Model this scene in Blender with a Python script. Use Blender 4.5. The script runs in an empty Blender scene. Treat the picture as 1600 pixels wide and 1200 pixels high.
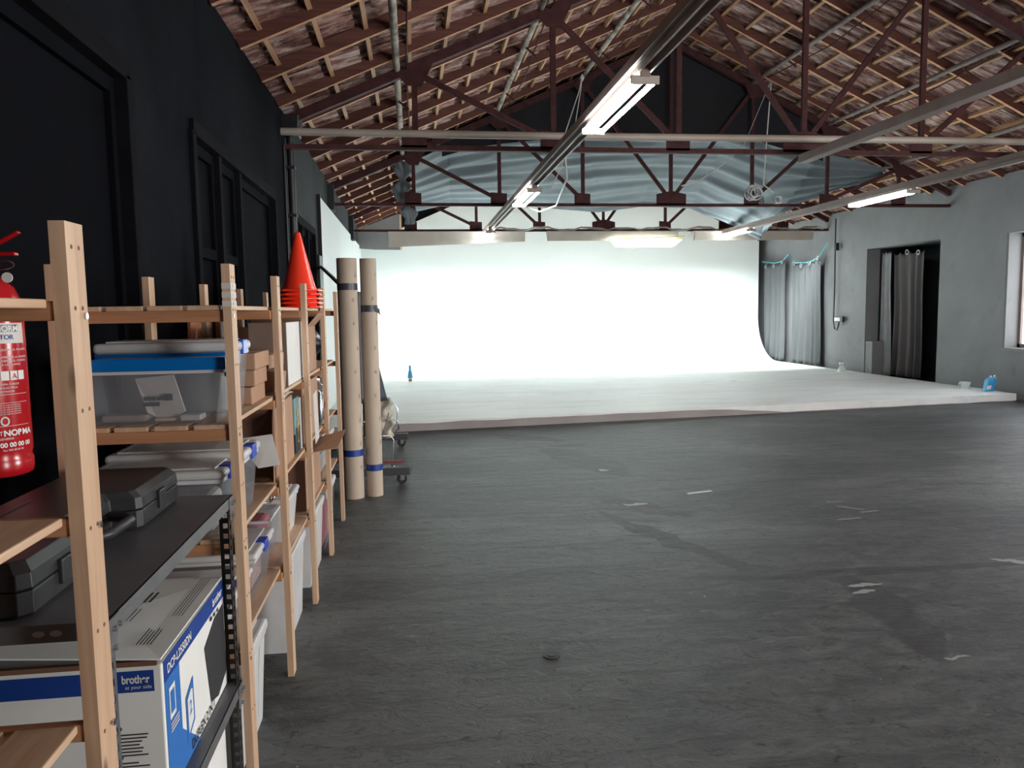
import bpy, bmesh, math, random
from mathutils import Vector, Matrix, noise
random.seed(7)
C = bpy.context.scene.collection
PI = math.pi
# ------------------------------------------------------------------ materials
def nmat(name):
    m = bpy.data.materials.new(name); m.use_nodes = True
    nt = m.node_tree; b = nt.nodes['Principled BSDF']
    return m, nt, b
def N(nt, t, **kw):
    n = nt.nodes.new(t)
    for k, v in kw.items():
        if k in n.inputs.keys(): n.inputs[k].default_value = v
        else: setattr(n, k, v)
    return n
def coords(nt, scale=(1, 1, 1), rot=(0, 0, 0), loc=(0, 0, 0)):
    g = nt.nodes.new('ShaderNodeNewGeometry'); mp = nt.nodes.new('ShaderNodeMapping')
    nt.links.new(g.outputs['Position'], mp.inputs['Vector'])
    mp.inputs['Scale'].default_value = scale; mp.inputs['Rotation'].default_value = rot; mp.inputs['Location'].default_value = loc
    return mp.outputs['Vector']
def ramp(nt, fac, stops):
    r = nt.nodes.new('ShaderNodeValToRGB'); el = r.color_ramp.elements
    while len(el) > 1: el.remove(el[-1])
    el[0].position = stops[0][0]; el[0].color = (*stops[0][1], 1)
    for p, c in stops[1:]:
        e = el.new(p); e.color = (*c, 1)
    nt.links.new(fac, r.inputs['Fac']); return r.outputs['Color']
def mix(nt, fac, a, b, mode='MIX'):
    n = nt.nodes.new('ShaderNodeMix'); n.data_type = 'RGBA'; n.blend_type = mode
    if isinstance(fac, float): n.inputs[0].default_value = fac
    else: nt.links.new(fac, n.inputs[0])
    for i, v in ((6, a), (7, b)):
        if isinstance(v, tuple): n.inputs[i].default_value = (*v, 1)
        else: nt.links.new(v, n.inputs[i])
    return n.outputs[2]
def noisetex(nt, vec, scale, detail=4, rough=.55, dist=0):
    n = nt.nodes.new('ShaderNodeTexNoise'); nt.links.new(vec, n.inputs['Vector'])
    n.inputs['Scale'].default_value = scale; n.inputs['Detail'].default_value = detail
    n.inputs['Roughness'].default_value = rough; n.inputs['Distortion'].default_value = dist
    return n.outputs['Fac']
def bump(nt, b, fac, strength=.3, dist=.01):
    n = nt.nodes.new('ShaderNodeBump'); n.inputs['Strength'].default_value = strength; n.inputs['Distance'].default_value = dist
    nt.links.new(fac, n.inputs['Height']); nt.links.new(n.outputs['Normal'], b.inputs['Normal'])
def M(name, col, rough=.6, metal=0, var=.15, scale=6, stretch=(1, 1, 1), bmp=0, spec=.5, alpha=1, emis=None, estr=0):
    m, nt, b = nmat(name)
    b.inputs['Roughness'].default_value = rough; b.inputs['Metallic'].default_value = metal
    b.inputs['Specular IOR Level'].default_value = spec
    if var:
        f = noisetex(nt, coords(nt, stretch), scale)
        lo = tuple(c * (1 - var) for c in col); hi = tuple(min(1, c * (1 + var)) for c in col)
        nt.links.new(ramp(nt, f, [(.3, lo), (.7, hi)]), b.inputs['Base Color'])
        if bmp: bump(nt, b, f, bmp, .004)
    else: b.inputs['Base Color'].default_value = (*col, 1)
    if alpha < 1: b.inputs['Alpha'].default_value = alpha
    if emis:
        b.inputs['Emission Color'].default_value = (*emis, 1); b.inputs['Emission Strength'].default_value = estr
    return m
def woodmat(name, c1, c2, axis, knots=True, rough=.55):
    m, nt, b = nmat(name); s = [28, 28, 28]; s[axis] = 1.6
    f = noisetex(nt, coords(nt, tuple(s)), 1.0, 5, .6, .6)
    col = ramp(nt, f, [(.25, c1), (.6, c2), (.8, tuple(min(1, c * 1.12) for c in c2))])
    if knots:
        s2 = [9, 9, 9]; s2[axis] = 3.2
        v = nt.nodes.new('ShaderNodeTexVoronoi'); nt.links.new(coords(nt, tuple(s2)), v.inputs['Vector']); v.inputs['Scale'].default_value = 1
        k = ramp(nt, v.outputs['Distance'], [(0.05, (1, 1, 1)), (.12, (0, 0, 0))])
        col = mix(nt, k, col, tuple(c * .35 for c in c1))
    nt.links.new(col, b.inputs['Base Color']); b.inputs['Roughness'].default_value = rough
    bump(nt, b, f, .15, .002); return m
W1, W2 = (.46, .28, .175), (.62, .43, .29)
m_pz = woodmat('pine_upright', W1, W2, 2)
m_py = woodmat('pine_along', W1, W2, 1)
m_px = woodmat('pine_across', (.36, .16, .075), (.5, .25, .13), 0, False)
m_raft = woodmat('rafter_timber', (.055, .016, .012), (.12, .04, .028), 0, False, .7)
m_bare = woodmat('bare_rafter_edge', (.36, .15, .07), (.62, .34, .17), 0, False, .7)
m_batt = woodmat('batten_timber', (.25, .12, .06), (.48, .27, .14), 1, False, .7)
m_steel = M('oxide_red_steel', (.055, .02, .021), .75, 0, .3, 9, bmp=.1, spec=.2)
m_pole = M('peeling_white_paint', (.36, .32, .27), .7, 0, .75, 5, (1, 1, 1), .3)
m_pur = M('grey_brown_purlin', (.17, .135, .12), .7, 0, .3, 6)
m_blackp = M('black_painted_metal', (.012, .012, .014), .45, 0, .3)
m_metal = M('galvanised_metal', (.36, .37, .38), .38, .8, .12, 12)
m_grey = M('grey_coated_tray', (.13, .135, .148), .42, .3, .12, 8)
m_card = M('brown_cardboard', (.42, .25, .16), .8, 0, .1, 5)
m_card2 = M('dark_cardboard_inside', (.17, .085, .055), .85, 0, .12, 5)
m_cardw = M('white_cardboard', (.78, .79, .77), .7, 0, .05, 4)
m_clear = M('clear_plastic', (.33, .37, .41), .15, 0, .1, 5, alpha=.2)
m_clear2 = M('frosted_plastic', (.78, .79, .8), .35, 0, .1, 5, alpha=.74)
m_bluelid = M('blue_plastic_lid', (.0, .15, .5), .3, 0, .05)
m_latch = M('blue_latch', (.03, .08, .5), .35, 0, .05)
m_case = M('black_hard_plastic', (.022, .023, .026), .42, 0, .25, 20, bmp=.1)
m_red = M('extinguisher_red', (.42, .008, .014), .22, 0, .06)
m_cone = M('orange_red_plastic', (.95, .05, .02), .3, 0, .04)
m_white = M('white_print', (.75, .75, .73), .6, 0, 0)
m_wlab = M('white_label', (.62, .6, .58), .55, 0, .04)
m_ink = M('dark_ink', (.03, .03, .035), .7, 0, 0)
m_blueink = M('navy_ink', (.01, .05, .27), .5, 0, .04)
m_blueink2 = M('mid_blue_ink', (.03, .16, .5), .5, 0, .04)
m_tube = M('kraft_tube', (.52, .43, .345), .75, 0, .08, 9, (1, 1, .3))
m_tapeb = M('blue_tape', (.012, .05, .26), .4, 0, .15)
m_taped = M('dark_grey_tape', (.045, .05, .07), .4, 0, .1)
m_cloth = M('grey_cloth', (.13, .158, .172), .85, 0, .12, 2)
m_clothb = M('black_sheeting', (.006, .007, .011), .85, 0, .3, 1.5)
m_curt = M('pale_grey_curtain', (.088, .093, .098), .8, 0, .05, 3)
m_curtd = M('dark_brown_grey_curtain', (.06, .052, .053), .85, 0, .08, 3)
m_fix = M('cream_fixture_metal', (.36, .32, .28), .5, 0, .1, 3)
m_traym = M('dull_pinkish_channel', (.2, .15, .135), .5, 0, .15, 4)
m_chrome = M('chrome_wire', (.6, .6, .62), .22, 1, 0)
m_rope = M('white_rope', (.55, .57, .58), .8, 0, .1)
m_teal = M('teal_cord', (.08, .38, .45), .6, 0, .1)
m_rubber = M('black_rubber', (.015, .015, .015), .6, 0, .1)
m_tealbox = M('teal_print', (.16, .3, .31), .5, 0, .2, 8)
m_yel = M('yellow_print', (.7, .45, .06), .5, 0, .1)
m_pink = M('pink_textile', (.5, .16, .2), .8, 0, .2, 9)
m_bagb = M('black_plastic_bag', (.008, .008, .01), .25, 0, .2)
m_bluepl = M('pale_blue_liquid', (.06, .32, .6), .25, 0, .2, 20)
m_clearw = M('clear_white_plastic', (.7, .75, .75), .25, 0, .05, alpha=.5)
m_yelp = M('yellow_trim', (.55, .4, .06), .5, 0, .05)
m_chip = M('sunlit_orange_chipboard', (.55, .22, .11), .8, 0, .35, 40, bmp=.5)  # the orange stands in for sunlight on the wall
def emat(name, col, s):
    m, nt, b = nmat(name); b.inputs['Base Color'].default_value = (*col, 1)
    b.inputs['Emission Color'].default_value = (*col, 1); b.inputs['Emission Strength'].default_value = s; return m
m_lit = emat('lit_tube', (.92, 1, .99), 30)
m_lit2 = emat('lit_trough_tube', (.92, 1, .99), 6)
m_led = emat('lit_diffuser', (.9, 1, .97), 16)
# painted walls
def wallmat(name, c1, c2, rough=.75, sc=.9, spec=.3):
    m, nt, b = nmat(name); b.inputs['Specular IOR Level'].default_value = spec
    f = noisetex(nt, coords(nt), sc, 6, .6, .4); g = noisetex(nt, coords(nt, (1.6, 1.6, 1)), 1.7, 6, .65)
    col = ramp(nt, f, [(.3, c1), (.72, c2)])
    col = mix(nt, ramp(nt, g, [(.6, (0, 0, 0)), (.74, (.4, .4, .4))]), col, tuple(c * .6 for c in c1))
    nt.links.new(col, b.inputs['Base Color']); b.inputs['Roughness'].default_value = rough
    h = noisetex(nt, coords(nt), 7, 6, .65); bump(nt, b, h, .35, .02); return m
m_wallb = wallmat('black_wall_paint', (.006, .0066, .0088), (.0125, .014, .017), .9, .9, .02)
m_wallg = wallmat('grey_wall_paint', (.165, .168, .175), (.215, .22, .228), .8)
m_leaf = M('black_shutter_paint', (.0045, .005, .007), .9, 0, .2, 3, bmp=.2, spec=.03)
m_frame = M('dull_black_frame', (.006, .006, .008), .9, 0, .2, spec=.06)
m_reveal = wallmat('pale_reveal_plaster', (.19, .195, .195), (.24, .245, .24), .8)
m_cyc = M('white_cyclorama_paint', (.78, .84, .835), .6, 0, .02, 1)
def platmat():
    m, nt, b = nmat('white_sheeted_platform')
    f = noisetex(nt, coords(nt, (.35, 1.6, 1)), 1.4, 7, .7, 1.2)
    nt.links.new(ramp(nt, f, [(.3, (.68, .7, .695)), (.5, (.82, .84, .835)), (.75, (.9, .92, .915))]), b.inputs['Base Color'])
    b.inputs['Roughness'].default_value = .42
    g = noisetex(nt, coords(nt, (.6, 2.2, 1)), 2.5, 6, .7, 2); bump(nt, b, g, .5, .03); return m
m_plat = platmat()
def tilemat():
    m, nt, b = nmat('clay_roof_tile')
    f = noisetex(nt, coords(nt, (.8, 5.5, .8)), 2.6, 7, .66, .4)
    col = ramp(nt, f, [(.36, (.035, .015, .013)), (.46, (.17, .075, .06)), (.54, (.33, .2, .17)), (.64, (.58, .49, .45))])
    g = noisetex(nt, coords(nt, (2, 6, 2)), 4.0, 6, .75)
    col = mix(nt, ramp(nt, g, [(.55, (0, 0, 0)), (.68, (.8, .8, .8))]), col, (.38, .34, .31))
    nt.links.new(col, b.inputs['Base Color']); b.inputs['Roughness'].default_value = .85
    bump(nt, b, f, .5, .02); return m
m_tile = tilemat()
def ellmask(nt, cx, cy, a, b_, rot, warp=.35, wscale=2.2, soft=.06, thr=1.0):
    """irregular elliptic stain mask at a real place on the floor"""
    vec = coords(nt)
    nz = nt.nodes.new('ShaderNodeTexNoise'); nt.links.new(vec, nz.inputs['Vector']); nz.inputs['Scale'].default_value = wscale; nz.inputs['Detail'].default_value = 5
    s = nt.nodes.new('ShaderNodeVectorMath'); s.operation = 'SUBTRACT'; nt.links.new(nz.outputs['Color'], s.inputs[0]); s.inputs[1].default_value = (.5, .5, .5)
    k = nt.nodes.new('ShaderNodeVectorMath'); k.operation = 'SCALE'; nt.links.new(s.outputs[0], k.inputs[0]); k.inputs['Scale'].default_value = warp
    ad = nt.nodes.new('ShaderNodeVectorMath'); ad.operation = 'ADD'; nt.links.new(vec, ad.inputs[0]); nt.links.new(k.outputs[0], ad.inputs[1])
    s2 = nt.nodes.new('ShaderNodeVectorMath'); s2.operation = 'SUBTRACT'; nt.links.new(ad.outputs[0], s2.inputs[0]); s2.inputs[1].default_value = (cx, cy, 0)
    mp = nt.nodes.new('ShaderNodeVectorRotate'); mp.rotation_type = 'Z_AXIS'; nt.links.new(s2.outputs[0], mp.inputs['Vector']); mp.inputs['Angle'].default_value = -rot
    mu = nt.nodes.new('ShaderNodeVectorMath'); mu.operation = 'MULTIPLY'; nt.links.new(mp.outputs[0], mu.inputs[0]); mu.inputs[1].default_value = (1 / a, 1 / b_, 0)
    ln = nt.nodes.new('ShaderNodeVectorMath'); ln.operation = 'LENGTH'; nt.links.new(mu.outputs[0], ln.inputs[0])
    r = nt.nodes.new('ShaderNodeMapRange'); r.inputs['From Min'].default_value = thr + soft; r.inputs['From Max'].default_value = thr - soft
    nt.links.new(ln.outputs['Value'], r.inputs['Value']); return r.outputs[0]
def floormat():
    m, nt, b = nmat('worn_grey_concrete')
    f = noisetex(nt, coords(nt, (.45, 1, 1)), .55, 7, .62, .5)
    col = ramp(nt, f, [(.34, (.028, .029, .033)), (.5, (.066, .07, .073)), (.64, (.145, .156, .154))])
    g = noisetex(nt, coords(nt, (1, 1.7, 1)), 5.5, 8, .72, .8)
    col = mix(nt, ramp(nt, g, [(.45, (0, 0, 0)), (.68, (.6, .6, .6))]), col, (.145, .153, .152))
    st = noisetex(nt, coords(nt, (.5, 3.2, 1), (0, 0, .12)), 2.6, 8, .75, .6)
    col = mix(nt, ramp(nt, st, [(.34, (.75, .75, .75)), (.5, (0, 0, 0))]), col, (.028, .028, .031))
    col = mix(nt, ramp(nt, st, [(.58, (0, 0, 0)), (.72, (.5, .5, .5))]), col, (.2, .21, .207))
    fl = noisetex(nt, coords(nt), 26, 2, .5)
    col = mix(nt, ramp(nt, fl, [(.765, (0, 0, 0)), (.78, (.9, .9, .9))]), col, (.36, .38, .38))
    h = noisetex(nt, coords(nt, (1, 1.5, 1)), 14, 8, .75, 1.5)
    col = mix(nt, ramp(nt, h, [(.39, (.9, .9, .9)), (.44, (0, 0, 0))]), col, (.02, .025, .027))
    col = mix(nt, ramp(nt, h, [(.6, (0, 0, 0)), (.66, (.55, .55, .55))]), col, (.21, .225, .22))
    dk = (.04, .038, .045)
    for (cx, cy, a, bb, rot, w, ws) in [(1.7, 7.65, .85, .25, -1.27, .28, 1.6), (1.35, 9.2, .5, .18, -.6, .3, 2), (1.72, 8.55, .26, .1, 0, .3, 3),
                                       (2.38, 3.5, .55, .13, 1.38, .4, 2.4), (2.25, 4.1, .8, .045, -.05, .25, 2), (3.1, 4.05, .6, .04, .05, .2, 2), (1.62, 5.0, .8, .09, -1.2, .4, 2.6), (1.75, 5.75, .4, .14, -.9, .4, 3)]:
        col = mix(nt, ellmask(nt, cx, cy, a, bb, rot, w, ws), col, dk)
    lt = (.3, .32, .32)
    for (cx, cy, a, bb, rot) in [(1.72, 5.85, .08, .03, 0), (1.78, 7.15, .06, .03, -.8), (2.47, 3.9, .11, .022, .0), (2.4, 3.78, .08, .02, .4), (3.55, 4.1, .1, .02, -.5), (2.35, 2.98, .05, .012, -.3)]:
        col = mix(nt, ellmask(nt, cx, cy, a, bb, rot, .16, 9), col, lt)
    nt.links.new(col, b.inputs['Base Color'])
    rr = nt.nodes.new('ShaderNodeMapRange'); nt.links.new(g, rr.inputs['Value']); rr.inputs['To Min'].default_value = .36; rr.inputs['To Max'].default_value = .62
    nt.links.new(rr.outputs[0], b.inputs['Roughness']); b.inputs['Specular IOR Level'].default_value = .36
    bm_ = nt.nodes.new('ShaderNodeMath'); bm_.operation = 'ADD'; nt.links.new(g, bm_.inputs[0]); nt.links.new(f, bm_.inputs[1])
    bump(nt, b, bm_.outputs[0], .55, .03); return m
m_floor = floormat()
# ------------------------------------------------------------------ mesh helpers (world coordinates)
class MB:
    def __init__(s): s.v = []; s.f = []; s.sm = []
    def add(s, vs, fs, smooth=False):
        o = len(s.v); s.v += [tuple(v) for v in vs]; s.f += [tuple(i + o for i in f) for f in fs]; s.sm += [smooth] * len(fs); return s
    def box(s, x0, x1, y0, y1, z0, z1, dx=0, dy=0):
        """box; dx/dy widen the top (taper)"""
        v = [(x0, y0, z0), (x1, y0, z0), (x1, y1, z0), (x0, y1, z0), (x0 - dx, y0 - dy, z1), (x1 + dx, y0 - dy, z1), (x1 + dx, y1 + dy, z1), (x0 - dx, y1 + dy, z1)]
        return s.add(v, [(3, 2, 1, 0), (4, 5, 6, 7), (0, 1, 5, 4), (1, 2, 6, 5), (2, 3, 7, 6), (3, 0, 4, 7)])
    def prism(s, pts, d):
        """polygon pts extruded by vector d"""
        n = len(pts); d = Vector(d); v = [Vector(p) for p in pts] + [Vector(p) + d for p in pts]
        return s.add(v, [tuple(range(n))[::-1], tuple(range(n, 2 * n))] + [(i, (i + 1) % n, n + (i + 1) % n, n + i) for i in range(n)])
    def beam(s, a, b, w, h, up=(0, 0, 1)):
        a, b = Vector(a), Vector(b); d = (b - a).normalized(); u = Vector(up)
        r = d.cross(u).normalized() * w / 2; u = r.cross(d).normalized() * h / 2
        v = [p + sx * r + sy * u for p in (a, b) for sx, sy in ((-1, -1), (1, -1), (1, 1), (-1, 1))]
        return s.add(v, [(3, 2, 1, 0), (4, 5, 6, 7), (0, 1, 5, 4), (1, 2, 6, 5), (2, 3, 7, 6), (3, 0, 4, 7)])
    def tube(s, pts, r, n=10, caps=True, r2=None):
        pts = [Vector(p) for p in pts]; R = []
        for i, p in enumerate(pts):
            d = ((pts[min(i + 1, len(pts) - 1)] - pts[max(i - 1, 0)])).normalized()
            u = Vector((0, 0, 1)) if abs(d.z) < .9 else Vector((1, 0, 0))
            a = d.cross(u).normalized(); b = a.cross(d)
            rr = r if r2 is None else r + (r2 - r) * i / (len(pts) - 1)
            R.append([p + (a * math.cos(2 * PI * k / n) + b * math.sin(2 * PI * k / n)) * rr for k in range(n)])
        v = [q for ring in R for q in ring]
        f = [(i * n + k, i * n + (k + 1) % n, (i + 1) * n + (k + 1) % n, (i + 1) * n + k) for i in range(len(R) - 1) for k in range(n)]
        s.add(v, f, True)
        if caps: s.add(R[0], [tuple(range(n))[::-1]]); s.add(R[-1], [tuple(range(n))])
        return s
    def lathe(s, c, prof, n=28, caps=True):
        """profile [(r, z)] turned about the vertical through c"""
        R = [[(c[0] + r * math.cos(2 * PI * k / n), c[1] + r * math.sin(2 * PI * k / n), c[2] + z) for k in range(n)] for r, z in prof]
        v = [q for ring in R for q in ring]
        f = [(i * n + k, i * n + (k + 1) % n, (i + 1) * n + (k + 1) % n, (i + 1) * n + k) for i in range(len(R) - 1) for k in range(n)]
        s.add(v, f, True)
        if caps: s.add(R[0], [tuple(range(n))[::-1]]); s.add(R[-1], [tuple(range(n))])
        return s
    def grid(s, fn, nu, nv, smooth=True):
        v = [fn(i / nu, j / nv) for j in range(nv + 1) for i in range(nu + 1)]
        f = [(j * (nu + 1) + i, j * (nu + 1) + i + 1, (j + 1) * (nu + 1) + i + 1, (j + 1) * (nu + 1) + i) for j in range(nv) for i in range(nu)]
        return s.add(v, f, smooth)
def link(name, mb, mat, parent=None, bevel=0, solid=0, loc=(0, 0, 0), seg=2):
    me = bpy.data.meshes.new(name); L = Vector(loc)
    if parent is not None: L = parent.get('_w') and Vector(parent['_w']) or Vector((0, 0, 0))
    me.from_pydata([tuple(Vector(v) - L) for v in mb.v], [], mb.f)
    for p, sm in zip(me.polygons, mb.sm): p.use_smooth = sm
    me.materials.append(mat)
    o = bpy.data.objects.new(name, me); C.objects.link(o)
    if parent is not None: o.parent = parent
    else: o.location = L
    o['_w'] = tuple(L)
    if solid:
        md = o.modifiers.new('thick', 'SOLIDIFY'); md.thickness = solid; md.offset = 0
    if bevel:
        md = o.modifiers.new('bev', 'BEVEL'); md.width = bevel; md.segments = seg; md.limit_method = 'ANGLE'; md.angle_limit = .7
    return o
def thing(name, label, cat, loc, group=None):
    o = bpy.data.objects.new(name, None); o.empty_display_size = .1; C.objects.link(o); o.location = loc; o['_w'] = tuple(loc)
    o['label'] = label; o['category'] = cat
    if group: o['group'] = group
    return o
def tag(o, label, cat, group=None, kind=None):
    o['label'] = label; o['category'] = cat
    if group: o['group'] = group
    if kind: o['kind'] = kind
    return o
def struct(name, mb, mat, parent=None, **k):
    o = link(name, mb, mat, parent, **k)
    if parent is None: o['kind'] = 'structure'
    return o
def sthing(name):
    o = bpy.data.objects.new(name, None); C.objects.link(o); o['kind'] = 'structure'; o['_w'] = (0, 0, 0); return o
_FONT = {}
def text(name, s, size, mat, parent, origin, ux, uy, bold=0, fn=None, sx=1.0, align='LEFT'):
    """lettering laid flat: ux reading direction, uy letter-up direction"""
    cu = bpy.data.curves.new('txt', 'FONT'); cu.body = s; cu.size = size; cu.offset = bold; cu.align_x = align
    o = bpy.data.objects.new('txt', cu); C.objects.link(o)
    dg = bpy.context.evaluated_depsgraph_get(); me = bpy.data.meshes.new_from_object(o.evaluated_get(dg))
    bpy.data.objects.remove(o)
    ux, uy, og = Vector(ux), Vector(uy), Vector(origin); W = Vector(parent['_w']) if parent else Vector((0, 0, 0))
    for v in me.vertices:
        a, b = v.co.x * sx, v.co.y
        v.co = (Vector(fn(a, b)) if fn else og + ux * a + uy * b) - W
    me.materials.clear(); me.materials.append(mat); me.name = name
    q = bpy.data.objects.new(name, me); C.objects.link(q)
    if parent: q.parent = parent
    q['_w'] = tuple(W); return q
# ------------------------------------------------------------------ room numbers
XL, XR, XC = -1.3, 9.6, 4.4
EL, ER, RZ = 3.62, 3.59, 6.07
SL, SR = (RZ - EL) / (XC - XL), (RZ - ER) / (XR - XC)
YN, YF = -3.0, 20.6
def roofz(x): return EL + SL * (x - XL) if x <= XC else RZ - SR * (x - XC)
# floor
struct('floor', MB().box(XL - .3, XR + 1.3, YN - .3, YF + .3, -.2, 0), m_floor)
def wallx(name, x0, x1, ycuts, top, holes, mat):
    """wall slab between x0,x1; holes = [(ya, yb, za, zb)]"""
    ys = sorted(set(ycuts + [h[0] for h in holes] + [h[1] for h in holes])); zs = sorted(set([0, top] + [h[2] for h in holes] + [h[3] for h in holes]))
    mb = MB()
    for i in range(len(ys) - 1):
        run = None
        for j in range(len(zs) - 1):
            cy, cz = (ys[i] + ys[i + 1]) / 2, (zs[j] + zs[j + 1]) / 2
            if any(h[0] < cy < h[1] and h[2] < cz < h[3] for h in holes):
                continue
            mb.box(x0, x1, ys[i], ys[i + 1], zs[j], zs[j + 1])
    return struct(name, mb, mat)
D1 = (1.9, 3.86, 0, 2.66); W1o = (4.95, 7.72, .25, 2.66); W2o = (8.98, 10.75, .25, 2.62)
wl = wallx('wall_left', XL - .25, XL, [YN, 8.6], EL + .05, [D1, W1o], m_wallb)
m_wallm = wallmat('charcoal_wall', (.028, .03, .033), (.052, .056, .06), .85, .9, .15)
wallx('wall_left', XL - .25, XL, [8.6, YF], EL + .05, [W2o], m_wallm)  # lighter grey from the downpipe on than the near stretch
# leaves in the left wall (a slit of daylight stays open beside each)
def leafs(name, o, cuts, rails, fr=.05):
    root = sthing(name); y0, y1, z0, z1 = o
    mb = MB()
    mb.box(XL - .1, XL + .03, y0 - .02, y1 + .02, z1 - .02, z1 + .07); mb.box(XL - .1, XL + .03, y0 - .05, y0 + .03, z0, z1); mb.box(XL - .1, XL + .03, y1 - .03, y1 + .05, z0, z1)
    for c in cuts[1:-1]: mb.box(XL - .1, XL + .015, c - .035, c + .035, z0, z1 - .02)
    link('frame', mb, m_frame, root, bevel=.004)
    for i in range(len(cuts) - 1):
        a, b = cuts[i] + .04, cuts[i + 1] - .055
        lf = link('leaf', MB().box(XL - .09, XL - .05, a, b + .01, z0 + .01, z1 - .03), m_leaf, root, bevel=.004)
        st = MB()
        st.box(XL - .055, XL - .02, a, a + fr, z0 + .01, z1 - .03); st.box(XL - .055, XL - .02, b - fr, b, z0 + .01, z1 - .03)
        st.box(XL - .055, XL - .02, a + fr, b - fr, z1 - .1, z1 - .03); st.box(XL - .055, XL - .02, a + fr, b - fr, z0 + .01, z0 + .1)
        if i in rails: st.box(XL - .055, XL - .015, a + fr, b - fr, 1.92, 1.99)
        link('stile', st, m_leaf, lf, bevel=.003)
        for hz in (z1 - .35, 1.75, z0 + .3):
            link('hinge', MB().tube([(XL - .005, a + .01, hz - .06), (XL - .005, a + .01, hz + .06)], .012, 8), m_blackp, lf)
    if len(cuts) > 3:
        link('bolt_rod', MB().tube([(XL + .0, cuts[1] + .06, z1 - .2), (XL + .0, cuts[1] + .06, 1.85), (XL + .02, cuts[1] + .1, 1.85)], .007, 6), m_blackp, root)
    return root
leafs('door_1', D1, [1.9, 3.86], [])
leafs('window_1', W1o, [4.95, 5.62, 6.25, 7.72], [0, 1])
leafs('window_2', W2o, [8.98, 9.6, 10.15, 10.75], [])
# wall far / near / right
def gable(name, y0, y1, mat, holes=None):
    pts = [(XL - .25, y0, 0), (XR + .25, y0, 0), (XR + .25, y0, roofz(XR) + .1), (XC, y0, RZ + .2), (XL - .25, y0, EL + .1)]
    return struct(name, MB().prism(pts, (0, y1 - y0, 0)), mat)
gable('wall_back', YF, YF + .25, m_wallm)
# unseen wall behind the camera; its door opening is added to let daylight in
mbn = MB()
mbn.box(XL - .25, 4.6, YN - .25, YN, 0, 2.9); mbn.box(7.6, XR + .25, YN - .25, YN, 0, 2.9)
mbn.prism([(XL - .25, YN - .25, 2.9), (XR + .25, YN - .25, 2.9), (XR + .25, YN - .25, ER + .1), (XC, YN - .25, RZ + .2), (XL - .25, YN - .25, EL + .1)], (0, .25, 0))
struct('wall_front', mbn, m_wallg)
NI = (13.1, 15.4, 0, 2.73); WR = (9.3, 11.5, .8, 2.68); WR2 = (1.2, 3.4, .8, 2.68)
wallx('wall_right', XR, XR + .3, [YN, YF], ER + .05, [NI, WR, WR2], m_wallg)
nb = MB(); nb.box(XR + 1.1, XR + 1.2, 12.9, 15.8, 0, 2.9); nb.box(XR + .3, XR + 1.1, 12.95, 13.1, 0, 2.9); nb.box(XR + .3, XR + 1.1, 15.4, 15.55, 0, 2.9); nb.box(XR + .3, XR + 1.1, 13.1, 15.4, 2.73, 2.9)
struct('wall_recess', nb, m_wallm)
struct('trim_1', MB().box(XR + .02, XR + .28, 15.15, 15.4, 0, .78), m_wallg, bevel=.01)
for i, w in enumerate((WR, WR2)):
    root = sthing('window_%d' % (i + 3)); y0, y1, z0, z1 = w
    rv = MB(); rv.box(XR + .01, XR + .32, y1 - .03, y1 + .0, z0, z1); rv.box(XR + .01, XR + .32, y0, y0 + .03, z0, z1); rv.box(XR - .02, XR + .32, y0, y1, z0 - .02, z0 + .02)
    link('window_reveal', rv, m_reveal, root)
    fm = MB()
    for y in (y0 + .05, (y0 + y1) / 2, y1 - .05): fm.box(XR + .24, XR + .28, y - .03, y + .03, z0 + .02, z1)
    for z in (z0 + .05, z1 - .03): fm.box(XR + .24, XR + .28, y0 + .02, y1 - .02, z - .03, z + .03)
    link('window_frame', fm, m_traym, root)
# wall hollow above cyclorama corner, pilasters of the left wall under the truss feet
for i, y in enumerate((12.93, 17.0)):
    struct('trim_%d' % (i + 3), MB().box(XL, XL + .1, y - .18, y + .18, 3.2 if i == 0 else 3.1, 3.6), m_wallm)
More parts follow.
